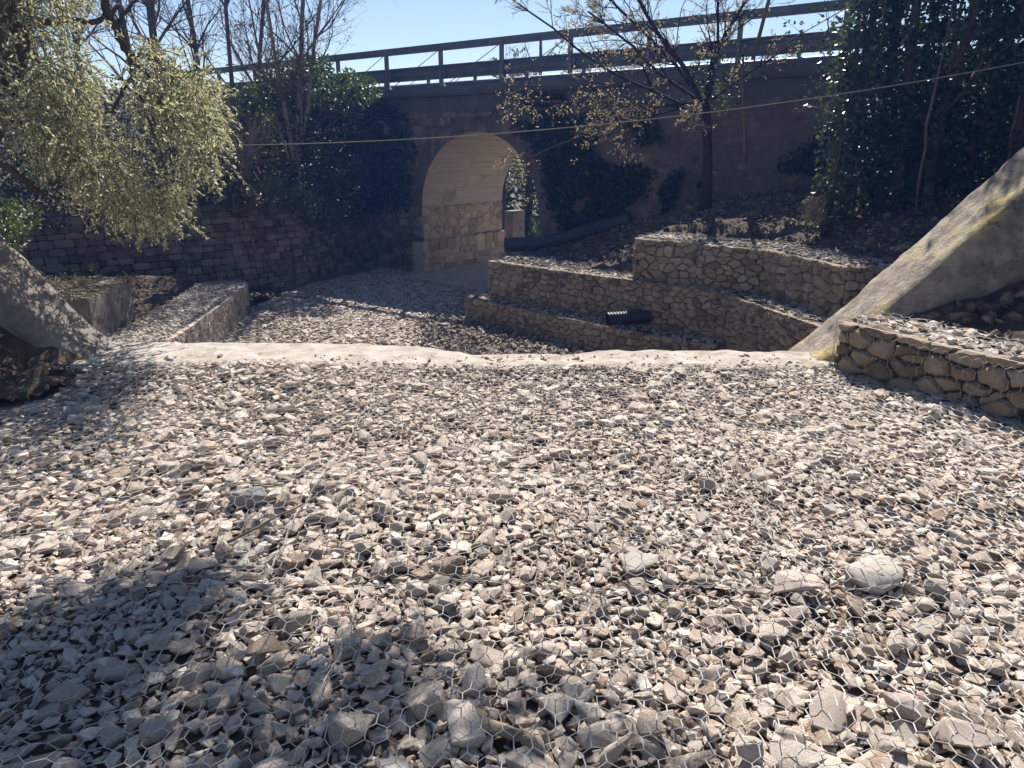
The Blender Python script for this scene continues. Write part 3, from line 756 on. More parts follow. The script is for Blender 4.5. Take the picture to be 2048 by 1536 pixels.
r = np.random.default_rng(77)
mb = MB(); n = 11000                                  # clods on the raked soil of the right bank
x = r.uniform(-.2, 7.5, n); y = r.uniform(9, 17.5, n)
ok = inside([(-.3, 14.9), (1.75, 12.9), (2.2, 12.65), (3.9, 11.35), (4.5, 9.8), (4.7, 9.0), (7.5, 9), (7.5, 12.4), (.3, 17.8)], x, y)
x, y = x[ok], y[ok]
scatter(mb, ROCK_S, np.c_[x, y, RB(x, y) + .03], r.gamma(2.0, .011, len(x)) + .008, r, .6)
o = mb.build("soil_clods", M['clod']); tag(o, kind='stuff', label="dark crumbly clods on the raked soil bank")
mb = MB(); n = 2600
x = r.uniform(.3, 6.5, n); y = r.uniform(9, 15.5, n)
ok = inside([(1.0, 13.7), (2.2, 12.65), (3.9, 11.35), (4.6, 9.8), (4.8, 9.0), (6.5, 9), (6.5, 12.4), (3, 14.6)], x, y)
x, y = x[ok], y[ok]; k = len(x)
keep = np.array([fbm(a, b, 1.1, 3, 5) for a, b in zip(x, y)]) > -.1
x, y = x[keep], y[keep]; k = len(x)
mb.leaves(np.c_[x, y, RB(x, y) + .06], np.c_[r.normal(size=(k, 2)), r.normal(0, .2, k)], r.uniform(.06, .25, k), .012, r)
o = mb.build("dry_grass_litter", M['straw']); tag(o, kind='stuff', label="bleached dry grass strewn over the soil bank")
mb = MB(); n = 1500
x = r.uniform(-7.5, -3.2, n); y = r.uniform(2.5, 15, n); zz = np.where(y < 6, LN(x, y), LM(x, y))
ok = ((y < 5.9) & inside([(-3.35, 6.0), (-3.3, 5.5), (-4.1, 4.6), (-4.4, 2.8), (-7, 2.5), (-7, 6.0)], x, y)) | ((y > 6.8) & inside([(-5.75, 7), (-5.75, 10.3), (-5.95, 12.9), (-6.3, 14.9), (-7.5, 15), (-7.5, 7)], x, y))
x, y, zz = x[ok], y[ok], zz[ok]
scatter(mb, ROCK_S, np.c_[x, y, zz + .03], r.gamma(2.0, .012, len(x)) + .008, r, .6)
o = mb.build("soil_clods", M['clod']); tag(o, kind='stuff', label="dark clods and rubble on the shaded bank beside the concrete block")
mb = MB(); n = 1300; x = r.uniform(3.1, 7, n); y = r.uniform(2.5, 5.9, n); ok = inside([(3.1, 5.9), (3.6, 4.9), (4.2, 3.8), (4.9, 2.5), (7, 2.5), (7, 5.9)], x, y); x, y = x[ok], y[ok]
scatter(mb, ROCK_S, np.c_[x, y, NB(x, y) + .02], r.gamma(2.0, .014, len(x)) + .008, r, .6)
o = mb.build("soil_clods", M['clod']); tag(o, kind='stuff', label="dark clods and rubble behind the nearest gabion under the lichen-covered wing wall")

# ------------------------------------------------------------------ stones of the lower streambed
r = np.random.default_rng(41)
gx, gy = np.meshgrid(np.arange(-5.4, 3.6, .058), np.arange(10.2, 21.5, .062)); x = gx.ravel() + r.normal(0, .035, gx.size); y = gy.ravel() + r.normal(0, .035, gx.size)
ok = inside([(-5.0, 10.2), (3.2, 10.2), (2.7, 10.9), (.5, 12.9), (-.75, 14.2), (-.5, 15.5), (-.3, 17.5), (.8, 18.4), (1.5, 21.5), (-3.3, 21.2), (-4.9, 18.4), (-5.4, 15.5)], x, y)
x, y = x[ok], y[ok]
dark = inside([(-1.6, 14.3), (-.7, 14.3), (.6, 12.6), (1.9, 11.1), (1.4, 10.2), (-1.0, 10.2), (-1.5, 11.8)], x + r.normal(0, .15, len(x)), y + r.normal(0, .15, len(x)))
rad = r.gamma(4, .0062, len(x)) + .012
mb = MB(); i = ~dark; scatter(mb, ROCK_S, np.c_[x, y, np.full(len(x), -1.43)][i], rad[i], r, .22)
o = mb.build("lower_bed_stones", M['bstone']); tag(o, kind='stuff', label="pale broken stones covering the lower streambed")
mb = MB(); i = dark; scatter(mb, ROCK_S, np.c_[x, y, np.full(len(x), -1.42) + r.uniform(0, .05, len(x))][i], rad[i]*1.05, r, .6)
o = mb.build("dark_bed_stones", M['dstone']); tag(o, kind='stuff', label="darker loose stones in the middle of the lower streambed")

# ------------------------------------------------------------------ the stone mat in the foreground
r = np.random.default_rng(55)
XL, XR, YN, YF = -5.3, 4.9, .35, 5.86
CELL = .14; hashd = {}
def fits(x, y, q, k=.80):
    cx, cy = int(x/CELL + 100), int(y/CELL + 100)
    for a in (-1, 0, 1):
        for b in (-1, 0, 1):
            for (u, v, w) in hashd.get((cx+a, cy+b), ()):
                if (u-x)**2 + (v-y)**2 < (k*(q+w))**2: return False
    hashd.setdefault((cx, cy), []).append((x, y, q)); return True
def outside_mat(x, y):
    # keep clear of the near gabion and the left bank
    return (x > 2.62 + (5.82 - y)*.515 and x > 2.5) or (x < -3.4 and y > 4.7 + (-3.4 - x)*-1.6 and y > 4.0)
stones = []
# stones that stand out in the photograph: (pixel x, pixel y, radius, flatness)
hero = [(490, 990, .105), (1282, 1112, .088), (1598, 1150, .092), (1748, 1128, .105), (1945, 1395, .075), (1655, 1390, .085), (1490, 1420, .085), (890, 1125, .075),
        (840, 1385, .085), (1110, 1400, .075), (60, 1490, .1), (700, 1440, .09), (1925, 1450, .1), (930, 1440, .075), (1240, 1500, .075), (1000, 1440, .07)]
HERO = []
for (px, py, q) in hero:
    p = atz(px, py, .04); fits(p[0], p[1], q*.9); HERO.append((p[0], p[1], q))
def in_wedge(x, y): return abs(x) < .66*y + 2.1 and y < YF - .06 + .16*noise.noise(Vector((x*2.3, 4, 0))) + .1*noise.noise(Vector((x*9, 7, 0)))
for (n, lo, hi, k) in ((3000, .05, .078, .78), (31000, .03, .052, .72), (88000, .018, .031, .70)):
    xs_ = r.uniform(XL, XR, n); ys_ = YN + (YF + .14 - YN) * r.uniform(0, 1, n); qs = lo + (hi - lo) * r.uniform(0, 1, n)**1.6
    if lo == .05: ys_ = YN + (YF + .1 - YN) * r.uniform(0, 1, n)**1.7; qs *= np.where(ys_ < 2.3, 1.15, 1)
    for x, y, q in zip(xs_, ys_, qs):
        if not in_wedge(x, y) or outside_mat(x, y): continue
        c = fbm(x, y, .7, 3, 8.8)                 # patches of finer and of coarser stone
        if q > .03 and c < -.40 + .17*(y - 1.2) + (q - .03)*6 + r.normal(0, .2): continue
        if fits(x, y, q, k): stones.append((x, y, q))
n = 40000; xs_ = r.uniform(XL, XR, n); ys_ = r.uniform(YN, YF + .2, n)
for x, y, q in zip(xs_, ys_, r.uniform(.008, .017, n)):
    if in_wedge(x, y) and not outside_mat(x, y): stones.append((x, y, q))
S = np.array(stones)
z = bed_f(S[:, 0], S[:, 1]) - .02 + S[:, 2]*r.uniform(.05, .38, len(S))
# a second, sparser layer lying on the first
GX0, GY0, GS = XL - .3, YN - .3, .02
HN = (int((YF - YN + .7)/GS), int((XR - XL + .7)/GS)); H = np.full(HN, -.03)
def splat(x, y, q, zt):
    i0, j0 = int((y-GY0)/GS), int((x-GX0)/GS); k = max(1, int(q/GS))
    a0, a1, b0, b1 = max(i0-k, 0), min(i0+k+1, HN[0]), max(j0-k, 0), min(j0+k+1, HN[1])
    if a0 >= a1 or b0 >= b1: return
    ii, jj = np.mgrid[a0:a1, b0:b1]; d = ((ii-i0)**2 + (jj-j0)**2) * GS*GS / (q*q + 1e-9)
    H[a0:a1, b0:b1] = np.maximum(H[a0:a1, b0:b1], np.where(d < 1, zt - .35*q*d, -1))
for (x, y, q), zz in zip(S, z): splat(x, y, q*.95, zz + q*.5)
n2 = 4500; x2 = r.uniform(XL, XR, n2); y2 = r.uniform(YN, YF - .1, n2); q2 = .024 + .04*r.uniform(0, 1, n2)**1.8 * r.choice([1, 1, 1.15], n2)
top = []
hd2 = hashd; hashd = {}
for x, y, q in zip(x2, y2, q2):
    if not in_wedge(x, y) or outside_mat(x, y): continue
    if fits(x, y, q, .95):
        h = H[min(HN[0]-1, int((y-GY0)/GS)), min(HN[1]-1, int((x-GX0)/GS))]
        top.append((x, y, q, h + q*.22))
T2 = np.array(top)
for x, y, q, zz in T2: splat(x, y, q*.95, zz + q*.5)
ALL = np.r_[np.c_[S, z, np.zeros(len(S))], np.c_[T2, np.ones(len(T2))]]
heroz = []
for (x, y, q) in HERO:
    zz = float(bed_f(x, y)) + q*.26; heroz.append(zz); splat(x, y, q*.95, zz + q*.55)
# pick the ones that show largest in the frame: objects of their own
dist = np.sqrt(ALL[:, 0]**2 + ALL[:, 1]**2 + 1.7**2)
cz = ALL[:, 1]*math.cos(PITCH) - (ALL[:, 3]-1.7)*math.sin(PITCH)
px = 1024 + FPX*ALL[:, 0]/cz; py = 768 - FPX*(ALL[:, 1]*math.sin(PITCH) + (ALL[:, 3]-1.7)*math.cos(PITCH))/cz
app = np.where((px > 0) & (px < 2048) & (py < 1530), ALL[:, 2]/dist, 0) * np.where(ALL[:, 4] > 0, 1.1, 1)
big = np.argsort(-app)[:284]; single = np.zeros(len(ALL), bool); single[big] = True
small = (~single) & (ALL[:, 2] < .022); mid = (~single) & ~small
nearer = mid & (ALL[:, 1] < 3.2); mid = mid & ~nearer
mb = MB(); scatter(mb, ROCK_M, ALL[mid][:, [0, 1, 3]], ALL[mid][:, 2]*1.12, r, .18); scatter(mb, ROCK_N, ALL[nearer][:, [0, 1, 3]], ALL[nearer][:, 2]*1.12, r, .2)
o = mb.build("mattress_stones", M['stone']); tag(o, kind='stuff', label="smaller broken limestone packed under the wire netting")
mb = MB(); scatter(mb, ROCK_S, ALL[small][:, [0, 1, 3]], ALL[small][:, 2]*1.15, r, .5)
o = mb.build("fine_chippings", M['stone']); tag(o, kind='stuff', label="fine stone chippings between the larger stones under the netting")
# rough copies sharing a few meshes
LMESH = []
for b in ROCK_L:
    mb = MB(); mb.add(*b); me = mb.mesh("stone", M['stone_o'], smooth=True); LMESH.append(me)
    try: me.set_sharp_from_angle(angle=R(24))
    except Exception: pass
def single_stone(x, y, q, zz, mesh, label, group=None, tilt=.2, rz=None):
    o = bpy.data.objects.new("stone", mesh); COL.objects.link(o)
    o.location = (x, y, zz); o.scale = (q, q, q)
    o.rotation_euler = (r.normal(0, tilt), r.normal(0, tilt), r.uniform(0, 6.28) if rz is None else rz)
    return tag(o, label, "stone", group)
for n, i in enumerate(big):
    x, y, q, zz, _ = ALL[i]
    single_stone(x, y, q, zz, LMESH[r.integers(len(LMESH))], "loose angular limestone stone lying under the wire netting in the foreground", "larger loose stones under the wire netting")
hl = ["long grey stone with a dark sloping face, lying alone among pale rubble",
      "wide flat white slab lying level in the middle of the netted stones",
      "broad pinkish slab beside the big rounded boulder",
      "big smooth rounded pale boulder, largest of the netted stones towards the near gabion"]
for n, ((x, y, q), zz) in enumerate(zip(HERO, heroz)):
    lab = hl[n] if n < 4 else "loose angular limestone stone lying under the wire netting in the foreground"
    me_ = LMESH[(n*5 + 2) % len(LMESH)]
    if n < 4:
        me_ = me_.copy(); me_.name = "stone"; me_.materials.clear(); me_.materials.append(M[('grey_slab', 'pale_slab', 'pink_slab', 'pale_slab')[n]])
    if n == 3:                                     # the rounded boulder
        mb = MB(); mb.add(*rock_base(990, 60, .02, 1, .62)); me_ = mb.mesh("stone", M['pale_slab'], smooth=True)
    h_ = single_stone(x, y, q, zz, me_, lab, None if n < 4 else "larger loose stones under the wire netting", .07)
    if n in (1, 2): h_.scale = (q*1.05, q*1.05, q*.62)

# wire netting draped over them: panels that meet along laced seams
def blur(A, k):
    for ax in (0, 1):
        acc = np.zeros_like(A)
        for d in range(-k, k+1): acc += np.roll(A, d, ax)
        A = acc / (2*k + 1)
    return A
D = H.copy()
for d in range(3):
    D = np.maximum.reduce([D, np.roll(D, 1, 0), np.roll(D, -1, 0), np.roll(D, 1, 1), np.roll(D, -1, 1)])
D = np.maximum(blur(D, 3), H)
D = np.maximum(blur(D, 2), H + .002)
def drape(x, y):
    fi = np.clip((y - GY0)/GS, 0, HN[0]-1.01); fj = np.clip((x - GX0)/GS, 0, HN[1]-1.01)
    i, j = fi.astype(int), fj.astype(int); a, b = fi - i, fj - j
    return D[i, j]*(1-a)*(1-b) + D[i+1, j]*a*(1-b) + D[i, j+1]*(1-a)*b + D[i+1, j+1]*a*b + .006
def net_panel(label, x0, x1, y0, y1, seed):
    q = np.random.default_rng(seed)
    A, B, tw = hexnet(x1-x0, y1-y0, .064, .041)
    ph = q.uniform(0, 6, 6)
    def warp(p):
        x, y = p[:, 0] + x0, p[:, 1] + y0
        e = np.minimum(np.minimum(p[:, 0], (x1-x0) - p[:, 0]), np.minimum(p[:, 1], (y1-y0) - p[:, 1]))
        w = np.clip(e / .15, .25, 1)
        dx = .020*np.sin(5.1*y + ph[0]) + .014*np.sin(9.3*x + 4*y + ph[1]) + .007*np.sin(23*y + 17*x + ph[2])
        dy = .024*np.sin(4.3*x + ph[3]) + .016*np.sin(8.7*y - 3*x + ph[4]) + .008*np.sin(27*x - 14*y + ph[5])
        k1, k2 = np.sin(x*61.3 + y*143.7)*43758.5, np.sin(x*97.1 - y*71.9)*24634.6
        X, Y = x + dx*w + .005*(k1 - np.floor(k1) - .5), y + dy*w + .005*(k2 - np.floor(k2) - .5)
        return np.c_[X, Y, drape(X, Y) + .008*(1 + np.sin(6*X + 3*Y + ph[1]))]
    a, b = warp(A), warp(B)
    ok = ~np.array([outside_mat(u - .04, v) for u, v in a[:, :2]])
    mb = MB(); mb.edges(a[ok], b[ok], np.where(tw, .0020, .0013)[ok])
    t = mb.build("wire_netting", M['wire'])
    tag(t, label, "wire netting", "wire netting panels over the stones")
    return t, warp
net_panel("hexagonal wire netting panel nearest the camera, over the stones on the shadier side", -5.2, -.62, .4, 2.62, 1)
net_panel("hexagonal wire netting panel nearest the camera, over the sunlit stones towards the near gabion", -.6, 4.9, .4, 2.62, 2)
net_panel("hexagonal wire netting panel over the stones, up to the sill by the bare wing wall", -5.0, -1.02, 2.65, 5.85, 3)
net_panel("hexagonal wire netting panel in the middle, up to the notch in the sill", -1.0, 1.18, 2.65, 5.85, 4)
net_panel("hexagonal wire netting panel over the stones, along the foot of the near gabion", 1.2, 4.1, 2.65, 5.85, 5)
def lace(pts, label, rad=.0022):
    pts = np.array(pts, float); L = np.r_[0, np.cumsum(np.linalg.norm(np.diff(pts, axis=0), axis=1))]; n = int(L[-1]/.02)
    s = np.linspace(0, L[-1], n); x = np.interp(s, L, pts[:, 0]); y = np.interp(s, L, pts[:, 1])
    x = x + .012*np.sin(s*9) + .006*np.sin(s*31); y = y + .012*np.sin(s*7 + 2)
    zb = drape(x, y)
    mb = MB()
    mb.tube(np.c_[x, y, zb + .012], rad*.8, 5)
    mb.tube(np.c_[x + .010*np.cos(s*90), y + .010*np.sin(s*90), zb + .014 + .008*np.sin(s*90)], rad*.55, 4)
    o = mb.build("lacing_wire", M['wire']); tag(o, label, "wire")
lace([(-3.6, 2.635), (3.6, 2.64)], "thick twisted lacing wire running straight across the netted stones")
lace([(-.61, .7), (-.6, 2.6)], "twisted lacing wire running from the lower edge towards the middle of the netting")
lace([(1.19, 2.68), (1.2, 5.7)], "twisted lacing wire running back to the sill, nearer the stone gabion")
lace([(-1.01, 2.68), (-1.0, 5.7)], "twisted lacing wire running back to the sill, nearer the bare wing wall")
def stick(a, b, rad, label):
    a, b = np.array(a), np.array(b); s = np.linspace(0, 1, 14)[:, None]
    p = a + (b - a)*s; p = np.c_[p, drape(p[:, 0], p[:, 1]) + .012]; p[:, 2] = np.maximum(p[:, 2], p[:, 2].mean()); p[:, :2] += rng.normal(0, .004, (14, 2))
    mb = MB(); mb.tube(p, np.linspace(rad, rad*.5, 14), 6); o = mb.build("stick", M['twig']); tag(o, label, "stick")
stick(atz(455, 1085, .05)[:2], atz(640, 995, .05)[:2], .007, "long thin dry stick lying on the netting near the grey stone")
stick(atz(250, 960, .05)[:2], atz(275, 915, .05)[:2], .005, "short pale stick poking up out of the netting near the shaded bank")

q = np.random.default_rng(70); n = 1500; x = q.uniform(-4, 3.5, n); y = q.uniform(.8, 5.8, n)
k = np.array([fbm(a, b, .9, 3, 12.5) for a, b in zip(x, y)]) + q.normal(0, .15, n) > .05
x, y = x[k], y[k]; n = len(x); ok = ~np.array([outside_mat(a + .1, b) for a, b in zip(x, y)]); x, y = x[ok], y[ok]; n = len(x)
mb = MB(); mb.leaves(np.c_[x, y, drape(x, y) - .004], np.c_[q.normal(size=(n, 2)), q.normal(.1, .25, n)], q.uniform(.03, .13, n), q.uniform(.003, .008, n), q)
tag(mb.build("dry_straw", M['straw']), kind='stuff', label="bits of dry straw and leaf caught among the netted stones")

# ------------------------------------------------------------------ pipes and cable
def corrugated(pts, rad, m, name, label, pitch=.05, tk=.012):
    pts = np.array(pts, float); L = np.r_[0, np.cumsum(np.linalg.norm(np.diff(pts, axis=0), axis=1))]
    n = int(L[-1]/pitch)*4 + 1; s = np.linspace(0, L[-1], n)
    P = np.stack([np.interp(s, L, pts[:, k]) for k in range(3)], 1)
    for _ in range(12 if len(pts) > 2 else 0): P[1:-1] = (P[:-2] + P[1:-1]*2 + P[2:])/4
    pat = np.array([1, 1, 1 - tk/rad, 1 - tk/rad]); rr = rad*pat[np.arange(n) % 4]
    mb = MB(); mb.tube(P, rr, 20, caps=False); mb.tube(P[::-1], np.full(n, rad - tk*1.8), 20, caps=False)
    t0 = nrm(P[0] - P[1])
    o = mb.build(name, m, smooth=False); return tag(o, label, "pipe")
corrugated([(1.49, 11.50, -.82), (2.3, 11.62, -.80)], .105, M['pipe'], "corrugated_pipe", "short black corrugated pipe sticking out of the middle gabion tier", .046)
pp = [atY(1012, 489, 16.7), atY(1075, 489, 16.5), atY(1135, 476, 16.3), atY(1190, 458, 16.2), atY(1262, 440, 15.9)]
corrugated(pp, .165, M['pipe_g'], "corrugated_pipe", "long dusty corrugated pipe lying in the shade at the foot of the bridge", .07, .016)
c0, c1, c2 = atY(430, 290, 9.4), atY(1000, 268, 9.4), atY(2048, 125, 9.4)
xs_ = np.linspace(-11, 13, 60)
A = np.polyfit([c0[0], c1[0], atY(1500, 212, 9.4)[0], c2[0]], [c0[2], c1[2], atY(1500, 212, 9.4)[2], c2[2]], 2)
mb = MB(); mb.tube(np.c_[xs_, np.full(60, 9.4), np.polyval(A, xs_)], .0055, 5)
tag(mb.build("cable", M['cable']), "thin pale overhead cable strung across in front of the bridge", "cable")

# ------------------------------------------------------------------ trees
def blob_leaves(mb, cs, rad, n, r, L, W, up=.2, flatten=1.0):
    cs = np.asarray(cs, float); k = r.integers(0, len(cs), n)
    d = nrm(r.normal(size=(n, 3))); q = rad*(.45 + .6*r.uniform(0, 1, n)**.5)[:, None]
    P = cs[k] + d*q*np.array([1, 1, flatten]); s = r.uniform(.6, 1.35, n)
    mb.leaves(P, d + r.normal(0, .8, (n, 3)) + np.array([0, 0, up]), L*s, W*s, r)
def smooth_path(c, n=20):
    c = np.array(c); s = np.linspace(0, 1, len(c)); q = np.linspace(0, 1, n)
    p = np.stack([np.interp(q, s, c[:, k]) for k in range(3)], 1)
    for _ in range(2): p[1:-1] = (p[:-2] + 2*p[1:-1] + p[2:])/4
    p[1:-1] += rng.normal(0, .008, (n-2, 3)); return p
def grow(p, d, L, rad, lev, P, r, out):
    """P: list per level of (segments, wander, up-pull, children, child length, child angle, child radius)"""
    seg, wan, up, nch, cl, ca, crd = P[lev]
    pts = [np.array(p, float)]; rr = [rad]; d = nrm(np.array(d, float)); dirs = [d]
    last = lev == len(P) - 1
    for k in range(seg):
        d = nrm(d + r.normal(0, wan, 3) + np.array([0, 0, up]))
        pts.append(pts[-1] + d*L/seg); dirs.append(d); rr.append(rad*(1 - (.55 if lev == 0 else .8)*(k+1)/seg))
    out.append((lev, np.array(pts), np.maximum(rr, .0028)))
    if last: return
    for c in range(nch):
        f = r.uniform(.28 if lev == 0 else .12, 1.0); k = min(seg, int(f*seg)); q = pts[k]; dd = dirs[k]
        ax = nrm(np.cross(dd, r.normal(size=3))); a = ca*r.uniform(.6, 1.3)
        nd = dd*math.cos(a) + ax*math.sin(a)
        grow(q, nd, L*cl*r.uniform(.65, 1.25)*(1.2 - .5*f), max(rr[k]*crd, .003), lev+1, P, r, out)
def tree(name, label, group, stems, P, seed, mbark, mtwig, leafm=None, leaf=(.03, .015), per=4, leafprob=1.0, lname="crown", droop=.6, cat="tree", minlev=None, lim=None):
    r = np.random.default_rng(seed); org = np.array(stems[0][0], float); out = []
    for (p, d, L, rad) in stems: grow(p, d, L, rad, 0, P, r, out)
    t = thing(name, label, cat, tuple(org), 0, group)
    a, b = MB(), MB()
    for lev, pts, rr in out:
        if lev == 0: a.tube(pts - org, rr, 9)
        else: b.tube(pts - org, rr, 6 if lev == 1 else (4 if lev == 2 else 3), caps=False)
    a.build("trunk", mbark, t, smooth=True)
    b.build("branches", mtwig, t, smooth=True)
    if leafm:
        ml = len(P) - 1 if minlev is None else minlev
        Pt, Dt = [], []
        for lev, pts, rr in out:
            if lev < ml: continue
            for _ in range(per):
                if r.uniform() > leafprob: continue
                k = r.integers(0, len(pts)-1); f = r.uniform(); q = pts[k]*(1-f) + pts[k+1]*f
                Pt.append(q); Dt.append(nrm(pts[k+1]-pts[k]) + r.normal(0, .7, 3) - np.array([0, 0, droop]))
        if Pt:
            Pt, Dt = np.array(Pt), np.array(Dt); n = len(Pt)
            c = MB(); s = r.uniform(.7, 1.3, n)
            c.leaves(Pt - org, Dt, leaf[0]*s, leaf[1]*s, r); c.build(lname, leafm, t)
    return t
UPP_P = [(9, .07, .05, 10, .42, .75, .5), (6, .12, .06, 6, .5, .7, .55), (5, .16, .05, 5, .55, .7, .6), (4, .2, .03, 0, 0, 0, 0)]
BARE = [(8, .05, .06, 13, .36, .65, .45), (5, .12, .10, 6, .5, .65, .55), (4, .16, .06, 4, .6, .65, .6), (3, .2, .04, 0, 0, 0, 0)]
def on_ul(px, py, Y):
    return atY(px, py, Y)
# bare and half-bare trees on the left bank, in front of and behind the road
lb = [((300, 330), 21, 6.5, .10, (.05, 0, 1), "bare dark tree with a thick trunk, just behind the leafy crown"),
      ((352, 330), 19, 7.0, .11, (0, 0, 1), "bare forked tree beside the edge of the leafy crown"),
      ((418, 340), 20, 7.5, .075, (.03, 0, 1), "slim bare tree in front of the hidden end of the guardrail"),
      ((474, 345), 17.5, 6.8, .055, (.0, 0, 1), "straight slender sapling with withered leaves, first left of the bright ivy bush"),
      ((524, 340), 19.5, 7.2, .06, (.03, 0, 1), "thin straight tree rising through the bright ivy bush"),
      ((178, 300), 22, 7.0, .10, (.02, 0, 1), "bare tree seen through gaps in the leafy crown"),
      ((110, 300), 23, 8.0, .12, (-.05, 0, 1), "bare tree behind the leaning trunk")]
for n, ((px, py), Y, L, rad, d, lab) in enumerate(lb):
    tree("bare_tree", lab, "bare trees on the left bank", [(atY(px, py, Y), d, L, rad)], BARE, 400 + n, M['bark'], M['twig'], M['dead'], (.06, .028), 2, .22, "withered_leaves", .8)
p = atY(590, 345, 18.6)
tree("bare_tree", "many-stemmed grey tree beside the ivy bush, with withered leaves on its twigs", "bare trees on the left bank",
     [(p, (.05, 0, 1), 6.6, .065), (p + [.03, .03, 0], (.16, .0, 1), 6.0, .05), (p + [-.05, 0, 0], (-.16, 0, 1), 4.0, .04), (p + [.05, -.05, 0], (.30, 0, 1), 3.2, .03), (p + [.02, -.04, 0], (-.02, -.1, 1), 6.3, .05)],
     BARE, 430, M['twig_p'], M['twig'], M['dead'], (.07, .03), 3, .35, "withered_leaves", .9)
p = atY(490, 380, 17.4)
BRUSH = [(5, .16, .0, 9, .6, .6, .6), (4, .2, .0, 5, .6, .6, .6), (3, .25, -.05, 0, 0, 0, 0)]
tree("bare_shrub", "tangle of bare pale twigs under the ivy bush on the bank", None, [(p, (.3*math.cos(a), .3*math.sin(a), 1), 1.5, .02) for a in np.arange(0, 6.2, .7)], BRUSH, 440, M['twig_p'], M['twig_p'], cat="shrub")
p = atY(660, 250, 20.6)
tree("bare_shrub", "spray of bare reddish twigs hanging on the bridge wall beside the bright ivy bush", None, [(p + [0, 0, -.3], (.9*math.cos(a), -.5, math.sin(a)*.8), 1.3, .015) for a in np.arange(0, 6.2, .8)], BRUSH, 441, M['twig'], M['twig'], cat="shrub")

# tree with catkins in front of the bridge
p0 = atY(1412, 395, 13.6)
BUDS = [(7, .08, .03, 8, .5, .7, .5), (6, .12, .03, 6, .45, .65, .55), (5, .15, .02, 5, .5, .6, .6), (4, .18, .02, 0, 0, 0, 0)]
crk = atY(1412, 205, 13.5)
st = [(p0, crk - p0, np.linalg.norm(crk - p0), .13)]
def to(px, py, Y, frm=crk): return atY(px, py, Y) - frm
lims = [((1290, 20), 12.6, 1.35, .075), ((1440, -20), 13.4, 1.5, .07), ((1210, 60), 12.9, 1.2, .05), ((1050, 175), 13.0, 1.05, .04), ((1040, 290), 12.7, 1.0, .035), ((1500, -40), 12.8, 1.3, .05), ((1600, 60), 12.6, .9, .04), ((1120, -10), 12.6, 1.15, .05), ((1190, 250), 12.2, 1.0, .035), ((1000, 20), 12.8, 1.05, .045), ((1330, 250), 12.4, .9, .03)]
r = np.random.default_rng(61); out = []
t = thing("budding_tree", "spreading bare tree with pale yellow catkins, standing in front of the bridge", "tree", tuple(p0))
a, b, c = MB(), MB(), MB()
a.tube(np.array([p0 + [0, 0, -.3], p0 + [0, 0, .15], p0*.6 + crk*.4 + [.03, 0, 0], crk, crk*1.0 + [0, 0, .12]]) - p0, [.13, .09, .08, .072, .045], 10)
a.build("trunk", M['bark_d'], t, smooth=True)
for (q, Y, f, rad) in lims:
    d = to(q[0], q[1], Y); L = np.linalg.norm(d)*f
    grow(crk - [0, 0, r.uniform(0, .25)], d + [0, 0, .25], L, rad*.62, 0, [(8, .09, -.02 if q[1] > 150 else .02, 9, .36, .6, .5)] + BUDS[1:3] + [(4, .2, .0, 0, 0, 0, 0)], r, out)
for lev, pts, rr in out:
    (b).tube(pts - p0, rr, 7 if lev == 0 else (5 if lev == 1 else 3), caps=False)
b.build("branches", M['bark_d'], t, smooth=True)
Pt, Dt = [], []
for lev, pts, rr in out:
    if lev < 3: continue
    low = pts[-1][0] < crk[0] + .4
    for _ in range(7):
        if r.uniform() > (.24 if low else .07): continue
        k = r.integers(0, len(pts)-1); f = r.uniform(); Pt.append(pts[k]*(1-f) + pts[k+1]*f); Dt.append(r.normal(0, 1, 3))
Pt, Dt = np.array(Pt), np.array(Dt); s = r.uniform(.7, 1.3, len(Pt))
c.leaves(Pt - p0, Dt, .032*s, .022*s, r); c.leaves(Pt - p0 + r.normal(0, .01, Pt.shape), r.normal(size=Pt.shape), .03*s, .02*s, r)
c.build("catkins", M['bud'], t)
yl = MB(); cc = np.array([atY(px, py, 13.3 + r.uniform(-.4, .3)) for px, py in [(1400,150),(1430,130),(1450,160),(1480,140),(1420,180),(1460,185),(1390,185),(1470,110),(1440,205)]])
blob_leaves(yl, cc - p0, .2, 650, r, .045, .03); yl.build("young_leaves", M['leaf_g'], t)
p = atY(1487, 330, 13.3)
tree("bare_sapling", "single crooked bare sapling between the catkin tree and the ivy-clad trunks", None, [(p, (.0, 0, 1), 1.7, .045), (p + [0, 0, 1.65], (.18, 0, 1), 2.6, .034)],
     [(8, .05, .03, 4, .3, .6, .4), (4, .15, .05, 3, .5, .6, .5), (3, .2, .05, 0, 0, 0, 0)], 462, M['twig'], M['twig'], cat="sapling")

# fine-twigged willows far behind the bridge
FAR = [(6, .06, .1, 14, .5, .55, .5), (5, .08, .16, 9, .6, .45, .5), (4, .1, .14, 6, .6, .4, .6), (3, .12, .1, 0, 0, 0, 0)]
fw = [(1030, 62, 36, 5.2, "far fuzzy bare tree above the arch, beyond the road"), (1150, 60, 39, 5.6, "far fuzzy bare tree between its two neighbours beyond the road"), (1260, 40, 37, 6.0, "far fuzzy bare tree behind the catkin tree, beyond the road"),
      (1545, 160, 40, 4.2, "far low bare tree beyond the road, past the catkin tree")]
for n, (px, py, Y, L, lab) in enumerate(fw):
    top = atY(px, py, Y); base = np.array([top[0], Y, top[2] - L*1.12])
    base[2] = max(base[2], -2.0)
    tree("far_tree", lab, "bare trees beyond the road", [(base, (0, 0, 1), L*.75, .12), (base, (.25, .1, 1), L*.6, .09), (base, (-.25, .1, 1), L*.6, .09)], FAR, 470 + n, M['twig_p'], M['twig_p'], M['bud'], (.07, .03), 3, .35, "catkins", .2)
    if base[2] > -1.9:
        pass

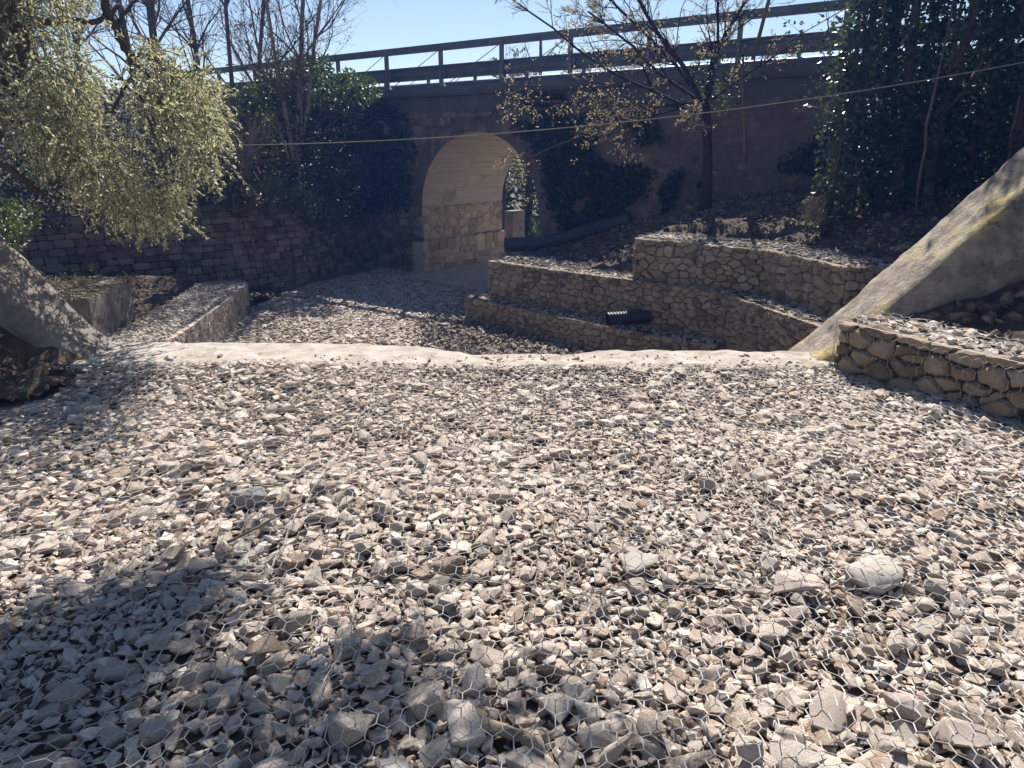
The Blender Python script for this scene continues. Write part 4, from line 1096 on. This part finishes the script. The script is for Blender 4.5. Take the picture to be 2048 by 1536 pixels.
# ivy, bushes and undergrowth
def ivy_patch(label, pts, zone, n, seed, L=.09, thick=.22, gap=-9):
    """ivy hanging on the near bridge face: zone = polygon in (s, z)"""
    r = np.random.default_rng(seed); zone = np.array(zone, float); lo, hi = zone.min(0), zone.max(0)
    c = r.uniform(lo, hi, (n*3, 2)); c = c[inside(zone, c[:, 0] + r.normal(0, .08, len(c)), c[:, 1] + r.normal(0, .08, len(c)))][:n]
    gate = np.array([fbm(a, b, 1.1, 5, seed*1.7) for a, b in c]) > gap; c = c[gate]
    th = np.array([.06 + thick*max(0, .5 + 1.2*fbm(a, b, 1.3, 4, seed)) for a, b in c])
    w = np.array([bl(a, 0, b) for a, b in c]); nn = np.array([-.6, -.8, 0])
    P = w + nn*(th*r.uniform(.25, 1, len(c)))[:, None]
    org = bl(zone[:, 0].mean(), 0, lo[1])
    t = thing("ivy", label, "ivy", tuple(org))
    mb = MB(); s = r.uniform(.6, 1.3, len(c))
    D = nn*.5 + r.normal(0, .6, (len(c), 3)) + np.array([0, 0, -.7])
    mb.leaves(P - org, D, L*s, L*.8*s, r); mb.build("foliage", M['ivy'], t)
    st = MB()
    for k in range(14):
        a = r.uniform(lo[0], hi[0]); zs = np.linspace(lo[1], hi[1], 16); wob = np.cumsum(r.normal(0, .07, 16))
        ok = inside(zone, a + wob, zs)
        if ok.sum() > 3: st.tube(np.array([bl(a + ww, -.03, zz) for ww, zz, o_ in zip(wob, zs, ok) if o_]) - org, .012, 4)
    if st.n: st.build("stems", M['twig'], t)
    return t
ivy_patch("dark ivy curtain on the bridge wall between the arch and the stone retaining wall", None, [(-5.2, -.9), (-3.2, -1.0), (-2.6, -.2), (-1.2, .15), (-.35, .2), (-.1, 1.2), (.1, 1.9), (-.5, 2.75), (-2, 3.0), (-5.5, 3.1)], 13000, 91, .085, .4, -.5)
ivy_patch("dark ivy climbing the bridge wall on the catkin tree's side of the arch", None, [(2.75, 2.75), (3.2, 2.2), (3.75, 1.6), (3.95, .6), (4.3, .3), (4.6, -.3), (5.0, -.1), (5.7, .1), (6.4, .9), (6.9, 1.6), (6.6, 2.3), (5.6, 2.5), (4.6, 2.85), (3.6, 2.9)], 8500, 92, .085, .2, -.12)
ivy_patch("small low ivy patch at the foot of the bridge wall, behind the catkin tree", None, [(6.9, .5), (7.8, .6), (8.0, 1.2), (7.3, 1.4), (6.8, 1.0)], 1300, 93, .08, .16, -.05)
ivy_patch("thin dark creeper over the wall between the catkin tree and the ivy-clad trunks", None, [(9.0, 1.3), (10.6, 1.3), (10.8, 2.3), (9.9, 2.0)], 1500, 94, .08, .16, .0)

def bush(name, label, clumps, rad, n, seed, L, W, m, base, cat="bush", up=.2, stems=8, flatten=1.0):
    r = np.random.default_rng(seed); base = np.asarray(base, float)
    t = thing(name, label, cat, tuple(base))
    mb = MB(); blob_leaves(mb, np.asarray(clumps) - base, rad, n, r, L, W, up, flatten); mb.build("foliage", m, t)
    st = MB()
    for k in r.integers(0, len(clumps), stems):
        e = np.asarray(clumps[k]) - base; mid = e*.5 + r.normal(0, .08, 3); st.tube([np.zeros(3), mid, e], [.03, .02, .008], 5)
    st.build("stems", M['twig'], t)
    return t
r = np.random.default_rng(95)
cl = [atY(px, py, 19.0 + r.uniform(-.7, .9)) for px, py in [(470,195),(500,195),(530,175),(560,152),(590,140),(610,135),(640,135),(650,160),(620,190),(590,200),(560,195),(520,205),(490,215),(460,205),(680,175),(700,190),(720,188),(735,180),(690,205),(705,215),(660,195),(540,195),(480,230),(520,235),(450,220),(625,150),(700,165),(575,170),(450,200)]]
bush("ivy_bush", "sunlit bright green ivy bush spilling over the end of the guardrail", cl, .30, 9500, 96, .075, .055, M['leaf_g'], atY(570, 320, 19.5), stems=12)
cl = [atY(px, py, 18.6 + r.uniform(-.8, 1.2)) for px, py in [(440,260),(470,280),(500,300),(530,280),(560,300),(600,260),(630,280),(650,320),(610,330),(580,370),(640,380),(450,310),(480,330),(520,340),(420,330),(620,420),(660,430),(690,400),(700,340),(690,280)]]
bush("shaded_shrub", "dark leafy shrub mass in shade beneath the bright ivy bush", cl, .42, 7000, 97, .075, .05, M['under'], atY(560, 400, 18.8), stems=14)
cl = [atY(px, py, 17.0 + r.uniform(-.5, .5)) for px, py in [(370,380),(400,370),(430,365),(460,370),(490,385),(520,390),(545,380),(575,395),(600,400),(350,400),(390,400),(440,395),(480,410),(620,410),(550,405)]]
bush("feathery_shrub", "feathery dark green shrub growing along the top of the stone retaining wall", cl, .24, 9000, 98, .11, .014, M['ivy_lit'], atY(470, 425, 17.0), up=.8)
cl = [atY(px, py, 15 + r.uniform(-1, 1)) for px, py in [(20,330),(60,360),(110,340),(160,380),(210,390),(260,370),(310,390),(340,360),(30,420),(90,410),(150,330),(240,330),(300,320),(380,330),(10,270),(70,290),(130,260),(200,280),(270,260),(340,280),(390,240),(30,200)]]
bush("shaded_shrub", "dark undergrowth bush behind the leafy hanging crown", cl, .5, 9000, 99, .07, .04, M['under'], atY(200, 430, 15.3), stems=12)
cl = [atY(px, py, 10.5 + r.uniform(-.8, .5)) for px, py in [(10,430),(30,440),(0,460),(45,430),(20,470),(5,490)]]
bush("green_shrub", "small bright green shrub at the edge behind the bare wing wall", cl, .2, 900, 100, .06, .035, M['leaf_g'], atY(10, 520, 10.5), stems=5)
r = np.random.default_rng(101)
n = 16000; x = r.uniform(-20, -4.4, n); y = r.uniform(13, 27, n); ok = inside([(-12, 12.6), (-10.6, 13.7), (-9.5, 14.5), (-8.2, 15.5), (-7.1, 16.6), (-6.1, 17.8), (-5.2, 18.9), (-4.6, 21.3), (-12, 26.8), (-20, 22), (-20, 13)], x, y); x, y = x[ok], y[ok]
mb = MB(); k = len(x); s = r.uniform(.6, 1.4, k)
mb.leaves(np.c_[x, y, LU(x, y) + r.gamma(2, .12, k)], r.normal(0, .7, (k, 3)) + [0, 0, .5], .12*s, .07*s, r)
o = mb.build("undergrowth", M['under']); tag(o, kind='stuff', label="dark leafy ground cover on the shaded bank above the retaining wall")
# small weeds by the block and on the wall
for (px, py, Y, lab) in [(178, 546, 12.6, "small bright green weed sprouting behind the concrete block"), (140, 550, 12.5, "darker low weed at the back edge of the straw-topped concrete block")]:
    mb = MB(); c = atY(px, py, Y); k = 80; mb.leaves(r.normal(0, .045, (k, 3)), r.normal(0, .8, (k, 3)) + [0, 0, .8], .09, .04, r)
    o = mb.build("weed", M['leaf_g']); o.location = c; tag(o, lab, "weed")

# ivy-clad trees on the right bank
def ivy_tree(label, px, py, Y, L, rad, lean, n, seed, span=(.0, 1.0), ir=.24, lsz=.075, m='ivy', fork=True):
    r = np.random.default_rng(seed); base = atY(px, py, Y); base[2] = float(RB(base[0], base[1])) - .05
    out = []; grow(base, lean, L, rad, 0, [(10, .05, .05, 7 if fork else 3, .35, .6, .45), (5, .12, .06, 5, .5, .65, .5), (4, .15, .05, 0, 0, 0, 0)], r, out)
    t = thing("ivy_clad_tree", label, "tree", tuple(base), 0, "ivy-clad trees on the right bank")
    a, b = MB(), MB()
    for lev, pts, rr in out: (a if lev == 0 else b).tube(pts - base, rr, 9 if lev == 0 else 4, caps=False)
    for k in range(3):
        o_ = r.normal(0, .16, 3)*[1, 1, 0]; q_ = smooth_path([base + o_, base + o_*1.3 + [0, 0, 1.2], base + o_*.6 + np.array(lean)*2.6 + [0, 0, 2.4 - lean[2]*2.6], base + np.array(lean)*L*.8], 14); b.tube(q_ - base, np.linspace(.022, .012, 14), 5)
    a.build("trunk", M['bark'], t, smooth=True); b.build("branches", M['twig'], t, smooth=True)
    main = out[0][1]; F = r.uniform(span[0], span[1], n)*(len(main)-1); k = np.minimum(F.astype(int), len(main)-2); f = (F - k)[:, None]
    c = main[k]*(1-f) + main[k+1]*f
    th = r.uniform(0, 6.28, n); lump = np.array([.55 + .9*max(0, .5 + fbm(q[2]*1.6, a_, .9, 3, seed)) for q, a_ in zip(c, th)])
    R_ = ir*lump*(.35 + .65*r.uniform(0, 1, n)**.5)
    P = c + np.c_[np.cos(th)*R_, np.sin(th)*R_, r.normal(0, .06, n)]
    D = np.c_[np.cos(th), np.sin(th), np.zeros(n)] + r.normal(0, .6, (n, 3)) + [0, 0, -.5]
    mb = MB(); s = r.uniform(.6, 1.3, n); mb.leaves(P - base, D, lsz*s, lsz*.8*s, r)
    q = [p_ for lev, pts, rr in out if lev >= 1 for p_ in pts[1:]]
    if q and n > 800:
        blob_leaves(mb, np.array(q) - base, .16, n//2, r, lsz, lsz*.75)
    mb.build("ivy_leaves", M[m], t)
    return t
iv = [(1652, 395, 11.2, 2.9, .05, (.12, 0, 1), 1500, 1, .2, 'ivy_lit', "leaning ivy column at the front edge of the ivy-clad clump, its leaves catching the light"),
      (1700, 330, 11.4, 5.5, .06, (-.04, 0, 1), 1900, 1, .22, 'ivy_lit', "tall thin ivy-clad trunk against the end of the visible guardrail"),
      (1758, 290, 11.6, 6.0, .085, (-.05, 0, 1), 2300, 2, .26, 'ivy_lit', "thick brown trunk with ivy, second from the catkin tree"),
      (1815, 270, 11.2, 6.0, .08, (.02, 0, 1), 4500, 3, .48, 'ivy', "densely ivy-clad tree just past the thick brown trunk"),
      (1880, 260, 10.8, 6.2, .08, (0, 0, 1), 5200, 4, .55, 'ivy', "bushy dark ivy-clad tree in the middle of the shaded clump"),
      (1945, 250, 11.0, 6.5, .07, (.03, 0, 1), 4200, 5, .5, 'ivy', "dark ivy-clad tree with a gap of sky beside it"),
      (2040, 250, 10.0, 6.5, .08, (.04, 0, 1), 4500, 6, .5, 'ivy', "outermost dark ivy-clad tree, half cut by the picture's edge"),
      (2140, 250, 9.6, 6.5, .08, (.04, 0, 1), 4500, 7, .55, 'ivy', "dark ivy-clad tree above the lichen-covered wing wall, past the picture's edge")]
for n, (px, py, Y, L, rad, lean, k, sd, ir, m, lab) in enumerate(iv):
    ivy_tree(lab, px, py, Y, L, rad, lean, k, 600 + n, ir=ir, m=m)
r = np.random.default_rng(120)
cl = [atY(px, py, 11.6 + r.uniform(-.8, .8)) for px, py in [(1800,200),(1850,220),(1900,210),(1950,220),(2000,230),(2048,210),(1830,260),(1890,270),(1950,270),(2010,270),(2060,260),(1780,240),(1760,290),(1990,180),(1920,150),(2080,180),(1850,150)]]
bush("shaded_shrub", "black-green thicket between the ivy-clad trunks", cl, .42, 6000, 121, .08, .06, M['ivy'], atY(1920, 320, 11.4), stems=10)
mb = MB(); k = 500; c = atY(1635, 395, 11.0)
mb.leaves(c + np.c_[r.normal(0, .06, k), r.normal(0, .06, k), r.uniform(-.25, .05, k)], r.normal(0, .3, (k, 3)) + [-.4, 0, -1], .16, .008, r)
tag(mb.build("dry_roots", M['straw']), "bundle of dry brown roots hanging at the foot of the leaning ivy column", "roots")

# ------------------------------------------------------------------ the leafy tree leaning in from the left
r = np.random.default_rng(200)
base = np.array([-5.9, 7.6, .4])
t = thing("leafy_tree", "leaning tree with pale yellow-green young leaves hanging over the bare wing wall", "tree", tuple(base))
tr = [base + [0, 0, -.3], base + [.25, -.2, .6], atY(-70, 330, 7.0), atY(-18, 200, 6.9), atY(10, 120, 6.9), atY(22, 40, 6.9), atY(40, -60, 6.8), atY(90, -220, 6.6), atY(200, -420, 6.3), atY(330, -640, 6.0)]
mb = MB(); mb.tube(np.array(tr) - base, [.26, .22, .19, .17, .165, .16, .15, .13, .11, .07], 12); mb.build("trunk", M['bark'], t, smooth=True)
limbs = [  # (control points in the photograph with distance, radius)
    ([(36, 45, 6.9), (90, 42, 6.8), (150, 40, 6.7), (192, 46, 6.7), (215, 30, 6.7), (240, 10, 6.7)], .034),
    ([(150, -180, 6.6), (195, -30, 6.8), (215, 25, 6.8), (235, 70, 6.8), (258, 105, 6.8), (272, 135, 6.8)], .045),
    ([(272, 135, 6.8), (258, 165, 6.9), (240, 190, 6.9), (232, 215, 7.0), (205, 235, 7.0)], .022),
    ([(265, 115, 6.8), (300, 150, 6.7), (318, 195, 6.7), (335, 240, 6.7), (348, 268, 6.7)], .026),
    ([(262, 108, 6.8), (310, 120, 6.9), (345, 155, 7.0), (370, 200, 7.0), (392, 260, 7.0)], .022),
    ([(230, 60, 6.8), (245, 30, 6.9), (270, 5, 7.0), (300, -30, 7.0)], .02),
    ([(245, 55, 6.8), (252, 90, 6.8), (280, 200, 6.6), (320, 300, 6.6), (330, 350, 6.6)], .015),
    ([(-10, 245, 7.0), (25, 240, 6.9), (60, 250, 6.8), (100, 275, 6.8), (120, 300, 6.8)], .02),
    ([(-40, 290, 6.6), (10, 330, 6.5), (45, 355, 6.5), (70, 385, 6.5), (110, 395, 6.5)], .04),
    ([(35, 100, 6.9), (70, 115, 7.2), (95, 145, 7.4), (108, 165, 7.5)], .025),
    ([(60, 380, 6.5), (120, 360, 6.6), (190, 345, 6.7), (250, 320, 6.8)], .012),
]
mb = MB(); LB_ = []
for (c, rad) in limbs:
    p = smooth_path([atY(*q) for q in c]); LB_.append(p); mb.tube(p - base, np.linspace(rad, rad*.45, 20), 7)
# upper limbs (above the picture) that carry the canopy and throw the shade on the stones
upper = [([tr[6], tr[6] + [.8, -.7, .5], tr[6] + [1.6, -1.3, .7], tr[6] + [2.3, -1.7, .6]], .06), ([tr[7], tr[7] + [.9, -.3, .6], tr[7] + [1.9, -.7, .9]], .05), ([tr[8], tr[8] + [.7, -.8, .5], tr[8] + [1.5, -1.4, .7]], .045), ([tr[6], tr[6] + [.3, -1.3, .6], tr[6] + [.6, -2.2, .8]], .05)]
UPTS = []
for (c, rad) in upper:
    p = smooth_path(c); UPTS.append(p); mb.tube(p - base, np.linspace(rad, rad*.35, 20), 7)
# clumps placed where their shade falls on the stones
shade = [(20, 1285, 44), (75, 1340, 44), (130, 1295, 44), (180, 1355, 44), (60, 1400, 40), (140, 1405, 36), (5, 1345, 44), (200, 1290, 36), (-60, 1300, 44), (-60, 1380, 44), (235, 1222, 34), (272, 1212, 36), (300, 1250, 30), (345, 1228, 26), (372, 1170, 24), (376, 1208, 24), (310, 1292, 20), (110, 1250, 30), (180, 1235, 26),
         (770, 1290, 14), (760, 1350, 16), (480, 1400, 14), (600, 1440, 22), (560, 1505, 24), (660, 1390, 16), (420, 1470, 18), (680, 1480, 22), (900, 1420, 12), (960, 1490, 16), (1250, 1510, 18), (1100, 1470, 10), (830, 1500, 14), (1180, 1440, 8), (300, 1480, 16), (150, 1490, 10), (450, 1090, 6), (560, 1060, 5)]
CANOPY = []
for (px, py, w) in shade:
    gp = atz(px, py, .03); h = r.uniform(3.4, 4.4); CANOPY.append((gp + SUN*(h/SUN[2]), w))
for q, w in CANOPY:                                   # a limb to each clump from the nearest upper limb
    allp = np.concatenate(UPTS); k = np.argmin(np.linalg.norm(allp - q, axis=1)); a_ = allp[k]
    p = smooth_path([a_, (a_ + q)/2 + [0, 0, .12], q], 10); mb.tube(p - base, np.linspace(.018, .005, 10), 5)
p = smooth_path([tr[7]] + [atz(a_, b_, .05) + SUN*(3.3/SUN[2]) for a_, b_ in [(215, 750), (150, 805), (80, 850), (0, 895), (-90, 940)]]); mb.tube(p - base, np.linspace(.05, .025, 20), 6)
TW_P, TW_D, TW_L = [], [], []
def twig(p, d, L, n, r):
    k = 7; pts = [p]; d = nrm(d)
    for i in range(k):
        d = nrm(d + r.normal(0, .13, 3) + np.array([0, 0, -.16])); pts.append(pts[-1] + d*L/k)
    pts = np.array(pts); mb.tube(pts - base, np.linspace(.004, .0015, k+1), 3, caps=False)
    f = r.uniform(.1, 1, n)*k; i = np.minimum(f.astype(int), k-1); f = (f - i)[:, None]
    TW_P.append(pts[i]*(1-f) + pts[i+1]*f); dd = nrm(pts[i+1] - pts[i]) + r.normal(0, .55, (n, 3)); TW_D.append(dd)
zone = [(-60, -40), (160, -40), (200, 60), (250, 90), (330, 60), (395, 140), (425, 230), (432, 330), (405, 360), (372, 340), (345, 400), (350, 440), (290, 460), (215, 440), (160, 400), (120, 340), (60, 330), (20, 300), (-60, 310)]
hole = [(205, 255, 38), (265, 180, 30), (240, 330, 28), (215, 30, 32), (300, 60, 30), (110, 80, 26), (90, 130, 22), (150, 20, 30), (285, 250, 22)]
n = 0
while n < 2300:
    px, py = r.uniform(-60, 435), r.uniform(-40, 455)
    if not inside(zone, np.array([px]), np.array([py]))[0]: continue
    if any((px-a)**2 + (py-b)**2 < c*c for a, b, c in hole) and r.uniform() < .85: continue
    if fbm(px/100, py/140, 1.0, 3, 4.4) < -.10 + r.normal(0, .1): continue
    if px < 62 and py < 200 and r.uniform() < .8: continue
    if py < 110 and px > 60 and r.uniform() < .45: continue
    p = atY(px, py - 18, 6.9 + r.normal(0, .55)); twig(p, np.array([r.normal(.25, .6), r.normal(0, .6), r.normal(-.3, .5)]), r.uniform(.18, .36), r.integers(16, 30), r); n += 1
for q, w in CANOPY:
    for _ in range(int(w*1.7)):
        twig(q + r.normal(0, .13, 3), r.normal(0, 1, 3), r.uniform(.18, .34), 22, r)
for p in UPTS[:3]:
    for _ in range(14): twig(p[r.integers(6, 20)] + r.normal(0, .1, 3), r.normal(0, 1, 3), .3, 22, r)
mb.build("branches", M['bark'], t, smooth=True)
P_, D_ = np.concatenate(TW_P), np.concatenate(TW_D); n = len(P_); s = r.uniform(.7, 1.3, n)
mb = MB(); mb.leaves(P_ - base, D_, .038*s, .0115*s, r); mb.build("crown", M['leaf'], t)
print("leaf count", n, "stones", len(ALL))

fl = MB(); fl.prism([tuple(bl(.15, -.9)[:2]), tuple(bl(3.2, -1.3)[:2]), tuple(bl(3.75, -.2)[:2]), tuple(bl(3.75, 4.5)[:2]), tuple(bl(.1, 4.5)[:2])], -1.6, -1.37)
o = fl.build("arch_floor", M['sill']); o["kind"] = 'structure'
# ------------------------------------------------------------------ beyond the arch
r = np.random.default_rng(300)
def behind(s, y, z=0): return bl(s, y, z)
sheet("far_bank", [tuple(bl(-8, 3.6)[:2]), tuple(bl(14, 3.6)[:2]), tuple(bl(16, 30)[:2]), tuple(bl(-12, 30)[:2])], lambda x, y: -1.5 + .055*np.maximum(0, np.hypot(x - bl(2, 3.4)[0], y - bl(2, 3.4)[1]) - 3), M['far'], .3, .15, .8)
FB = lambda x, y: -1.5 + .055*np.maximum(0, np.hypot(x - bl(2, 3.4)[0], y - bl(2, 3.4)[1]) - 3)
mb = MB(); n = 9000; x = r.uniform(-3, 4, n); y = r.uniform(22.0, 31, n); ok = (x + 2.37)*.6 + (y - 19.92)*.8 > 3.9; x, y = x[ok], y[ok]; n = len(x)
mb.leaves(np.c_[x, y, FB(x, y)], r.normal(0, .35, (n, 3)) + [0, 0, 1], r.uniform(.12, .5, n), .03, r)
tag(mb.build("grass", M['grass']), kind='stuff', label="sunlit green grass beyond the arch")
bt = [(.45, 26.0, "ivy-covered trunk in sunlight framed by the arch opening", 5, .1), (-.3, 28.5, "second sunlit tree further back beyond the arch", 6, .1), (1.2, 29.5, "green tree deep behind the arch", 7, .12)]
for n, (a, b, lab, L, rad) in enumerate(bt):
    tree("arch_view_tree", lab, "sunlit trees beyond the arch", [(np.array([a, b, float(FB(np.array(a), np.array(b))) - .1]), (.02, .02, 1), L, rad)], [(8, .06, .05, 14, .3, .9, .5), (5, .14, -.03, 6, .5, .7, .5), (4, .2, -.08, 0, 0, 0, 0)], 700 + n, M['bark'], M['twig'], M['leaf'] if n != 1 else M['leaf_g'], (.09, .055), 30, .9, "crown", .5, minlev=1)
cl = [np.array([.5 + a, 25.7 + b, z_]) for a, b, z_ in [(0, 0, -1.0), (.02, 0, -.6), (0, .1, -.2), (.05, .1, .2), (.0, .1, .6), (.3, -.6, -1.2), (.6, -.3, -1.0), (-.4, -.2, -1.2), (.8, .3, -.5), (.75, .2, 0)]]
bush("green_shrub", "sunlit ivy and brambles round a trunk framed by the arch opening", cl, .22, 3200, 310, .08, .06, M['leaf_g'], (.5, 25.7, -1.3), stems=6)
cl = [np.array([a, b, z_]) for a in np.arange(-6, 8, .9) for b, z_ in ((31.5, -.5), (32, .6), (32.5, 1.6), (33, 2.4))]
bush("far_hedge", "dark hedge closing the view far beyond the arch", cl, .75, 12000, 311, .2, .12, M['under'], (.5, 32, -1.0), stems=6, cat="hedge")

# ------------------------------------------------------------------ blue volume added to lift the dark tones, stands in for lens veil
hz = MB(); hz.box((-60, -12, -3.4), (60, 70, 14))
hm = bpy.data.materials.new("veil_haze"); hm.use_nodes = True
hn = hm.node_tree; hn.nodes.remove(hn.nodes["Principled BSDF"])
pv = hn.nodes.new("ShaderNodeVolumePrincipled"); pv.inputs["Color"].default_value = (.14, .32, 1, 1); pv.inputs["Density"].default_value = .0017; pv.inputs["Anisotropy"].default_value = .3
hn.links.new(pv.outputs[0], hn.nodes["Material Output"].inputs["Volume"])
ho = hz.build("veil_haze", hm); ho["kind"] = 'stuff'
